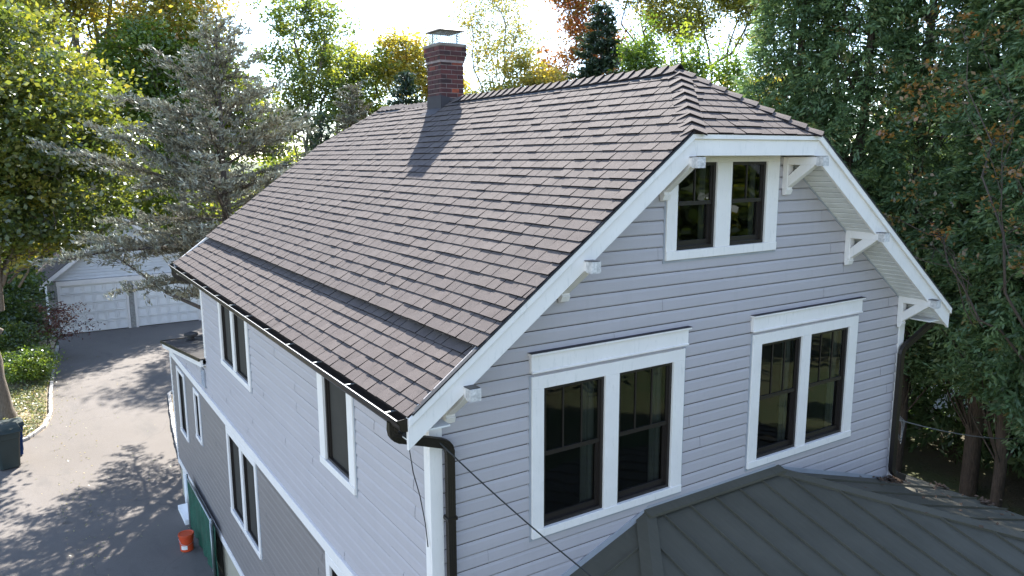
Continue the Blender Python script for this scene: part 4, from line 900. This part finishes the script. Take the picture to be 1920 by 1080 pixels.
def arbor(name, base, H, R0, zlow, nfan, mat, barkm, tr, seed, label, group, top=1.0, lsize=.075, per=34):
    rs = np.random.RandomState(seed); root = empty(name, tuple(base), label, 'tree', group); base = np.array(base, float); sk = MB()
    tp = wander(base - np.array([0, 0, .2]), base + np.array([rs.uniform(-.3, .3), rs.uniform(-.3, .3), H]), 12, .03, rs); sk.tube([tuple(q) for q in tp], list(np.linspace(tr, tr * .15, 12)), 10, cap=False)
    t = rs.uniform(0, 1, nfan) ** 1.0; h = zlow + (H - zlow) * t; az = rs.uniform(0, 2 * math.pi, nfan); rad_ = R0 * (1 - t) ** .55 * np.clip(.55 + t * 3, 0, 1) * (1 + .15 * np.sin(az * 3 + h * 1.3)) ; rr = rad_ * np.sqrt(rs.uniform(.12, 1.1, nfan))
    P = base + np.stack([np.cos(az) * rr, np.sin(az) * rr, h], 1); hd = np.stack([np.cos(az), np.sin(az), np.zeros(nfan)], 1)
    for i in rs.choice(nfan, 130, replace=False):
        k = min(11, int(max(0, (h[i] - .8)) / H * 11)); sk.tube([tuple(tp[k]), tuple((tp[k] + P[i]) / 2 + np.array([0, 0, -.15])), tuple(P[i])], [.03, .018, .006], 4, cap=False)
    # each fan: drooping spray plane
    d = hd * .75 + rs.normal(size=(nfan, 3)) * .35 + np.array([0, 0, -.35]); d /= np.linalg.norm(d, axis=1)[:, None]
    sd = np.cross(d, np.array([0, 0, 1.]) + rs.normal(size=(nfan, 3)) * .4); sd /= np.linalg.norm(sd, axis=1)[:, None]
    u = rs.uniform(-.25, .75, (nfan, per)); v = rs.normal(size=(nfan, per)) * .28 * (1 - .6 * np.clip(u, 0, 1)); fs = rs.uniform(.35, .75, nfan)[:, None, None]
    C = P[:, None] + (d[:, None] * u[..., None] + sd[:, None] * v[..., None]) * fs + rs.normal(size=(nfan, per, 3)) * .03; C[..., 2] -= (np.clip(u, 0, 1) ** 2) * .12
    D = d[:, None] * 1.0 + sd[:, None] * np.sign(v)[..., None] * .7 + rs.normal(size=(nfan, per, 3)) * .2
    tint = np.repeat(rs.normal(.40, .17, nfan), per) + rs.normal(size=nfan * per) * .08 + (u.ravel() - .2) * .2
    sk.build('trunk', barkm, root, smooth=True); leaf_obj('crown', C.reshape(-1, 3), lsize, tint, mat, root, rs, aspect=.32, dirs=D.reshape(-1, 3), updir=.6); return root

G = GZ
broadleaf('oak_tree', (17.8, 8.8, G), (17.2, 9.0, 3.0), [(15.1, 10.0, 10.4, 3.0, 3.0, 2.3), (17.6, 9.4, 10.8, 2.6, 2.6, 2.2)], 170, 80, .5, .10, 'leaf_oak', 'bark_dark', .22, 77, 'unseen tree added behind the leftmost arborvitae, its high crown shading the porch roof', hollow=.2, nsub=40)  # added tree, crown out of view, breaks up the sun on the porch roof
broadleaf('shade_tree', (-4.5, 42.5, G), (-4.3, 42.5, 1.0), [(-4.2, 42.5, 7.0, 3.4, 3, 3.2), (-1.2, 43.5, 4.6, 3.2, 3, 2.8), (-6.5, 42, 3.8, 3, 3, 3), (1.6, 44, 2.6, 2.8, 2.6, 2.2), (-3.4, 42.5, 10.6, 2.4, 2.4, 2)], 420, 78, .5, .12, 'leaf_oak', 'bark', .3, 78, 'yellow green tree filling the space behind the garage roof at the left', hollow=.35, tintf=lambda q: -.12)
broadleaf('shade_tree', (5.6, 44.5, G), (5.6, 44.5, 1.0), [(5.2, 44.5, 5.2, 2.8, 2.6, 2.4), (3.6, 44.5, 8.0, 2.2, 2, 2.0), (7.0, 44.5, 7.6, 2.0, 2, 1.8), (6.2, 44.5, 2.2, 2.6, 2.6, 1.8)], 260, 80, .48, .12, 'leaf_bright', 'bark', .24, 79, 'bright yellow green tree directly behind the middle of the blue cedar', hollow=.35)
BT = 'trees along the driveway and behind the house'
# left maple by the drive
broadleaf('maple_tree', (-3.95, 24.3, G), (-4.3, 24.4, G + 4.2), [(-2.6, 23.6, 3.2, 2.9, 3.0, 2.6), (-4.6, 24.5, 5.6, 3.2, 3, 2.6), (-1.6, 23.8, .9, 2.3, 2.3, 1.9), (-4.8, 23.6, 1.0, 2.6, 2.4, 2.2), (-3.2, 23.4, -.6, 1.9, 2.0, .8), (-5.6, 24, -1.0, 1.7, 1.7, 1.0), (-.9, 24.2, 3.0, 1.6, 1.6, 1.6), (-.9, 24.2, -.5, .9, .9, .6)], 600, 88, .34, .092, 'leaf_maple', 'bark', .24, 3, 'broad green maple with a bare lower trunk beside the driveway at the left edge', hollow=.35, tintf=lambda q: .10 * (q[2] > 3) + .05)
# low limb of the maple is part of the trunk mesh: separate small limb with leaves
broadleaf('oak_tree', (1.0, 49.5, G), (1.0, 49.5, 7.4), [(-1.6, 49, 12.6, 4.4, 4, 3.6), (4.6, 48.5, 12.2, 4.6, 4, 3.4), (1.2, 49, 15.4, 4.5, 4, 3), (6.4, 48, 8.6, 3.4, 3.4, 2.4), (3.2, 48, 6.2, 3.4, 3, 1.8), (8.2, 49, 13.4, 2.8, 3, 3.0), (-1.8, 53.5, 9.0, 2.8, 2.2, 2.2), (3.9, 53.5, 9.6, 2.6, 2.2, 2.0)], 640, 76, .62, .13, 'leaf_oak', 'bark_grey', .52, 8, 'tall oak with thick forked limbs and yellowing leaves rising behind the garage', hollow=.4, nsub=120, subr=.04, tintf=lambda q: .16 * (q[0] > 3.5))
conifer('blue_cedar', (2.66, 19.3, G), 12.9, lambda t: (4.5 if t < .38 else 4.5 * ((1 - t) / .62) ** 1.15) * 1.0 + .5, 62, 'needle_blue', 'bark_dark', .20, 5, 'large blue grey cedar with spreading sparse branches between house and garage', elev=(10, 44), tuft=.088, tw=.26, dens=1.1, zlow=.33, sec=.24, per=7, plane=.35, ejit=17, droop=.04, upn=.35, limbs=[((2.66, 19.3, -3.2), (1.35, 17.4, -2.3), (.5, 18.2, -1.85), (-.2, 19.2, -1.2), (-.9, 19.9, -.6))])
broadleaf('shade_tree', (12.7, 41, G), (12.6, 41, 3.2), [(11.4, 41, 7.2, 2.1, 2.2, 1.8), (13.6, 41, 9.6, 2.2, 2, 1.9), (12.0, 41, 10.6, 1.9, 2, 1.6), (14.4, 41, 6.6, 1.9, 2, 1.6), (12.8, 41, 5.0, 2.4, 2.2, 1.3), (10.6, 41, 4.4, 1.9, 2, 1.4)], 210, 76, .42, .105, 'leaf_green', 'bark', .26, 12, 'open crowned green tree with dark limbs against the sky, left of the chimney', group=None, tintf=lambda q: .12, hollow=.3)
broadleaf('shade_tree', (8.6, 46.5, G), (8.5, 46.5, 1.5), [(8.0, 46, 5.4, 3.2, 2.8, 2.6), (10.4, 46, 4.0, 2.5, 2.4, 2.2), (6.0, 46, 6.5, 2.6, 2.4, 2.6), (7.4, 46, 9.6, 1.5, 1.6, 1.8)], 280, 80, .5, .12, 'leaf_green', 'bark', .28, 14, 'yellow green tree seen behind the upper branches of the blue cedar', tintf=lambda q: .22, hollow=.4)
broadleaf('shade_tree', (16.8, 43, G), (16.9, 43, 2.0), [(16.8, 43, 6.6, 2.3, 2.3, 2.2), (18.2, 42, 8.0, 2.0, 2, 1.5), (15.6, 43.5, 8.2, 1.7, 2, 1.7), (17.4, 43, 4.4, 2.6, 2.4, 1.6)], 190, 76, .45, .11, 'leaf_green', 'bark_dark', .22, 15, 'green tree with yellow top just left of the chimney', tintf=lambda q: .10 + .14 * (q[2] > 7), hollow=.35)
broadleaf('shade_tree', (19.8, 41, G), (19.8, 41, 2.6), [(19.4, 41, 7.6, 2.3, 2.2, 1.9), (21.4, 40.5, 6.4, 2.0, 2, 1.7), (18.6, 41, 9.1, 1.4, 1.5, 1.0)], 150, 72, .42, .11, 'leaf_yellow', 'bark', .2, 16, 'golden yellow tree directly behind the chimney', hollow=.3)
broadleaf('shade_tree', (21.2, 33, G), (21.1, 33, 3.0), [(20.4, 33, 8.2, 1.5, 1.5, 2.0), (22.2, 32.6, 8.6, 1.5, 1.5, 2.2), (21.2, 33, 10.8, 1.5, 1.5, 1.5), (19.6, 33.6, 9.8, 1.0, 1, 1.3)], 170, 42, .38, .075, 'leaf_yellow', 'bark_grey', .15, 18, 'tall thin leaved tree with fine bare grey stems right of the chimney', hollow=.2, nsub=150, tintf=lambda q: -.15)
broadleaf('shade_tree', (21.0, 30.5, G), (20.9, 30.5, 2.6), [(20.0, 30.8, 5.2, 1.4, 1.4, 1.7), (22.2, 30.0, 5.4, 1.5, 1.4, 1.6), (21.2, 30.4, 6.6, 1.2, 1.2, 1.2)], 150, 80, .30, .085, 'leaf_yellow', 'bark_dark', .12, 19, 'low yellow green tree with orange fringe just above the ridge, right of the chimney', tintf=lambda q: -.12 + .28 * (q[0] > 21.6), hollow=.25)
broadleaf('shade_tree', (27.4, 34, G), (27.4, 34, 4.0), [(26.6, 34.6, 7.0, 1.6, 1.5, 1.8), (28.0, 33.8, 10.0, 1.6, 1.6, 2.0), (27.4, 34, 12.2, 1.7, 1.6, 1.6), (29.4, 33, 8.0, 1.5, 1.5, 1.9)], 170, 85, .38, .10, 'leaf_orange', 'bark_dark', .18, 20, 'orange and red autumn tree left of the dark spruce', hollow=.25)
broadleaf('shade_tree', (31.5, 28.5, G), (31.4, 28.5, 5.0), [(29.6, 29.6, 12.6, 2.2, 2, 2.2), (32.6, 27.8, 12.8, 2.4, 2.2, 2.2), (31.2, 28.6, 10.0, 2.4, 2.2, 1.6), (34.5, 26.5, 11.0, 2.0, 2, 2.4), (27.6, 31.2, 12.4, 2.0, 2.0, 1.6), (36.0, 25.0, 12.5, 1.8, 2, 2.2)], 420, 90, .5, .095, 'leaf_oak', 'bark_dark', .26, 21, 'tall thinning autumn tree with fine dark twigs above the roof peak', hollow=.2, nsub=300, tintf=lambda q: -.12, subr=.035)
broadleaf('shade_tree', (26.6, 19.6, G), (26.5, 19.6, 1.4), [(26.4, 19.6, 4.6, 1.7, 1.6, 1.4), (28.2, 18.6, 4.4, 1.6, 1.5, 1.6)], 90, 90, .34, .09, 'leaf_yellow', 'bark_dark', .14, 22, 'small yellow orange tree at the right end of the roof ridge', tintf=lambda q: .15)
conifer('spruce_tree', (19.55, 21.7, G), 15.3, lambda t: 2.7 * (1 - t) ** .8 + .15, 120, 'needle_dark', 'bark_dark', .2, 31, 'dark pointed spruce behind the ridge near the roof peak', elev=(-5, 30), droop=.1, tuft=.11, tw=.35, dens=1.4, zlow=.35, sec=.22, per=11, tint0=.45)
conifer('spruce_tree', (12.95, 28.1, G), 12.6, lambda t: 2.4 * (1 - t) ** .8 + .15, 90, 'needle_dark', 'bark_dark', .2, 32, 'dark spruce just left of the chimney base', elev=(-5, 30), droop=.1, tuft=.12, tw=.35, dens=1.3, zlow=.3, sec=.24, per=10, tint0=.45)
conifer('spruce_tree', (10.1, 27.6, G), 11.9, lambda t: 2.5 * (1 - t) ** .8 + .2, 90, 'needle_blue', 'bark_dark', .18, 33, 'small blue grey spruce beyond the far end of the ridge', elev=(0, 35), droop=.05, tuft=.10, tw=.25, dens=1.2, zlow=.3, sec=.25, per=8, tint0=.35)
conifer('spruce_tree', (8.2, 26.5, G), 10.5, lambda t: 2.2 * (1 - t) ** .8 + .2, 80, 'needle_dark', 'bark_dark', .18, 34, 'dark spruce filling the gap right of the blue cedar', elev=(0, 35), droop=.05, tuft=.12, tw=.3, dens=1.1, zlow=.2, sec=.27, per=8, tint0=.6)
for i, (x, y, h, lb) in enumerate([(19.6, 19.0, 14.6, 'bright green upright tree right of the dark spruce'), (21.4, 18.2, 14.2, 'bright green upright tree behind the roof peak'), (23.0, 17.4, 13.2, 'bright green upright tree right of the roof peak')]):
    broadleaf('poplar_tree', (x, y, G), (x, y, 1.0), [(x, y, h + G - 2.4, 1.0, 1.0, 2.4), (x + .3, y, h + G - 4.6, 1.3, 1.3, 2.2), (x - .3, y - .3, h + G - 3.2, .9, .9, 2.0)], 120, 90, .26, .085, 'leaf_bright', 'bark_dark', .12, 40 + i, lb, group='upright bright green trees behind the roof peak', hollow=.2, flat=1.1)
# right row of tall arborvitae
AB = [(15.8, 8.5, 18.4, 1.9, 2.4), (16.2, 6.9, 18.6, 2.3, 2.6), (17.0, 5.4, 18.8, 2.3, 2.8), (17.3, 3.6, 18.8, 2.3, 3.2), (16.2, 2.3, 18.4, 2.2, 3.2), (15.2, .9, 18.0, 2.2, 3.0)]
LBL = ['leftmost tall dark green arborvitae, its thin top against the sky', 'second tall arborvitae from the left, right of the clipped roof corner', 'tall arborvitae behind the right rake board of the house', 'tall arborvitae with a thick bare trunk above the porch roof', 'tall arborvitae with a slender bare trunk near the right edge', 'tall arborvitae at the right edge with a leaning broad trunk']
for i, (x, y, h, R0, zl_) in enumerate(AB):
    arbor('arborvitae', (x, y, G), h, R0, zl_, 2000, 'leaf_arbor', 'bark_red', .21 if i != 4 else .14, 60 + i, LBL[i], 'tall arborvitae row right of the house', per=44)
for i, (x, y, h, R0, zl_) in enumerate([(19.5, 8.0, 9, 2.2, .3), (20.2, 5.4, 8, 2.2, .3), (20.2, 3.0, 7.0, 2.2, .3), (19.0, .8, 7.5, 2.2, .3), (18.3, -1.2, 8, 2.2, .3), (18.2, 9.9, 9, 2.2, .3)]):
    arbor('arborvitae', (x, y, G), h, R0, zl_, 700, 'leaf_arbor', 'bark_red', .1, 160 + i, ['low arborvitae bush far behind the third trunk from the left', 'low arborvitae bush seen between the slender bare trunks', 'low arborvitae bush behind the slender bare trunk', 'low arborvitae bush behind the right edge trunks', 'low arborvitae bush at the extreme right edge', 'low arborvitae bush just right of the far house corner'][i], 'low arborvitae hedge behind the tall row', per=22, lsize=.13)
broadleaf('maple_tree', (14.2, .6, G), (14.1, .9, -1.0), [(13.4, 2.6, 3.2, 1.6, 1.6, 2.6), (13.0, 1.2, 1.2, 1.4, 1.4, 2.2), (12.8, 3.4, .2, 1.3, 1.4, 1.4)], 70, 24, .17, .05, 'leaf_orange', 'bark_red', .06, 70, 'slender autumn maple whose orange leaves hang in front of the arborvitae', hollow=.2, nsub=60, tintf=lambda q: -.25, subr=.008)
# understory trees and shrubs left, behind
broadleaf('rhododendron', (-3.4, 34.0, G), (-3.4, 34, G + .8), [(-3.4, 34, -4.4, 1.1, 1.2, 1.5), (-4.6, 33, -4.6, 1.4, 1.3, 1.5), (-3.9, 35.5, -3.4, 1.3, 1.2, 1.5)], 170, 70, .25, .075, 'leaf_green', 'bark_dark', .07, 80, 'dark green tall bush left of the garage corner', 'bush', hollow=.4, tintf=lambda q: -.25)
broadleaf('red_shrub', (-2.35, 33.0, G), (-2.35, 33, G + .6), [(-2.2, 32.8, -4.9, .75, .8, .9), (-1.4, 32.6, -5.0, .7, .7, .7), (-2.7, 33, -5.6, .8, .8, .7)], 60, 34, .2, .05, 'leaf_red', 'bark_dark', .04, 81, 'thin reddish shrub in front of the left garage door', 'bush', hollow=.2, nsub=50, subr=.01)
broadleaf('shrub', (-3.0, 29.6, G), (-3.0, 29.6, G + .3), [(-3.0, 29.6, -6.0, .85, .9, .65), (-3.5, 28.8, -5.9, .9, .8, .7), (-2.75, 28.6, -6.2, .5, .6, .45)], 110, 70, .16, .05, 'leaf_bright', 'bark_dark', .03, 82, 'pale yellow green shrub leaning over the left kerb', 'bush', hollow=.3, nsub=40, subr=.01, tintf=lambda q: .2)
broadleaf('shrub', (-4.2, 31.4, G), (-4.2, 31.4, G + .3), [(-4.2, 31.4, -5.6, 1.1, 1.1, 1.0), (-3.3, 31.6, -5.5, .8, .8, .9)], 110, 60, .2, .055, 'leaf_green', 'bark_dark', .03, 83, 'mid green shrub behind the pale yellow green shrub', 'bush', hollow=.3, nsub=40, subr=.01)
rs = np.random.RandomState(91)
# ground cover in the bed
n = 26000; P = np.stack([rs.uniform(-8.5, -2.4, n), rs.uniform(21.2, 33, n), np.full(n, G)], 1)
xr = np.interp(P[:, 1], [21.2, 21.7, 22.6, 24, 27, 31, 35], [-4.4, -3.5, -3.05, -2.8, -2.7, -2.45, -2.2]); dens = np.sin(P[:, 0] * 2.1) * np.cos(P[:, 1] * 1.3) + rs.normal(size=n) * .5; keep = (P[:, 0] < xr) & (dens > -.45); P = P[keep]; P[:, 2] += rs.uniform(.02, .20, len(P))
tag(leaf_obj('ground_cover', P, .055, rs.normal(.55, .22, len(P)), 'leaf_cover', None, rs, updir=1.2), 'pale green ground cover and dry leaves in the bed left of the driveway', 'ground cover', kind='stuff')
n = 500; P = np.stack([rs.uniform(-6, .2, n), rs.uniform(10, 37, n), np.full(n, G + .014)], 1); P[:300, 0] = rs.normal(-2.35, .35, 300).clip(-2.7, .2)
tag(leaf_obj('fallen_leaves', P, .028, rs.uniform(.5, 1, n), 'leaf_cover', None, rs, updir=6, fold=.5), 'dry fallen leaves scattered over the driveway', 'leaves', kind='stuff')
# far woods: one mass behind everything
def woods(seed, n, arc, rng, zr_, mat, label, ls=.22):
    rs = np.random.RandomState(seed); az = rs.uniform(rad(arc[0]), rad(arc[1]), n); D = rs.uniform(*rng, n); cl = np.stack([np.sin(az) * D, np.cos(az) * D, G + rs.uniform(0, 1, n) ** .9 * (zr_ + 2.5 * np.sin(az * 23) + 1.5 * np.sin(az * 51 + 1))], 1)
    per = 42; C = np.repeat(cl, per, 0) + rs.normal(size=(n * per, 3)) * np.array([.9, .9, .55]); t = np.repeat(rs.normal(.45, .25, n), per) + rs.normal(size=n * per) * .1
    o = leaf_obj('woods', C, ls, t, mat, None, rs); tag(o, label, 'woods', kind='stuff')
    tk = MB()
    for k in range(70):
        a = rs.uniform(rad(arc[0]), rad(arc[1])); d = rs.uniform(rng[0], rng[1]); p = np.array([math.sin(a) * d, math.cos(a) * d, G - .2]); tk.tube([tuple(q) for q in wander(p, p + np.array([rs.normal() * .5, rs.normal() * .5, zr_ * .8]), 6, .1, rs)], [.2, .18, .15, .12, .08, .04], 6, cap=False)
    tag(tk.build('woods', 'bark_dark', smooth=True), 'dark trunks standing inside the far woods', 'woods', kind='stuff')
woods(101, 3600, (-16, 62), (50, 64), 8.2, 'leaf_green', 'far green woods behind the garage and the house')
woods(103, 1600, (62, 100), (40, 52), 9.5, 'leaf_green', 'far woods behind the arborvitae row on the right')
# neighbouring house glimpsed between the arborvitae
nb = empty('neighbouring_house', (28.5, 11.5, G), 'white neighbouring house glimpsed between the arborvitae trunks', 'house')
m = MB(); laps(m, (24.5, 9.5, 0), (.55, .835, 0), (-.835, .55, 0), -7, 8, G, -1.2, [], [], expo=.2); 
m.build('wall', 'neighbour_white', nb)
m = MB(); ax = Vector((.55, .835, 0)); ay = Vector((.835, -.55, 0)); o = Vector((24.5, 9.5, 0))
P4 = lambda a, b, z: o + ax * a + ay * b + Vector((0, 0, z))
m.add([P4(-7.4, -.4, -1.3), P4(8.4, -.4, -1.3), P4(8.4, 3.6, 1.6), P4(-7.4, 3.6, 1.6), P4(-7.4, 7.6, -1.3), P4(8.4, 7.6, -1.3)], [(0, 1, 2, 3), (3, 2, 5, 4), (0, 3, 4), (1, 5, 2)]); m.build('roof', 'flat_roof', nb)
for a in (-5, -2, 1.5, 5):
    for z in (-5.2, -2.8):
        m = MB(); q = [P4(a - .5, -.05, z), P4(a + .5, -.05, z), P4(a + .5, -.05, z + 1.3), P4(a - .5, -.05, z + 1.3)]; m.prism(q, -ay * .04); wn = m.build('window', 'trim', nb); m = MB(); m.quad(*[v - ay * .045 + (P4(a, 0, z + .65) - v) * .15 for v in q]); m.build('pane', 'rubber', wn)
# front yard trees (seen in the window glass)
FT = [(4, -24, 12), (11, -22, 13), (18, -19, 13), (25, -16, 14), (33, -12, 14), (-4, -26, 12), (9.5, -15, 9), (15.5, -12.5, 9), (21, -9, 10)]
for i, (x, y, h) in enumerate(FT):
    zg = gz(x, y); broadleaf('street_tree', (x, y, zg), (x, y, zg + 3), [(x, y, zg + h * .62, 3.6, 3.4, h * .33), (x + 2, y + 1, zg + h * .45, 2.6, 2.6, 2.6), (x - 2.2, y, zg + h * .4, 2.6, 2.6, 2.4)], 130, 45, .6, .20, 'leaf_green', 'bark', .25, 120 + i, 'green tree standing in the front yard, mirrored in the gable windows', group='front yard trees mirrored in the windows', nsub=30, hollow=.4)
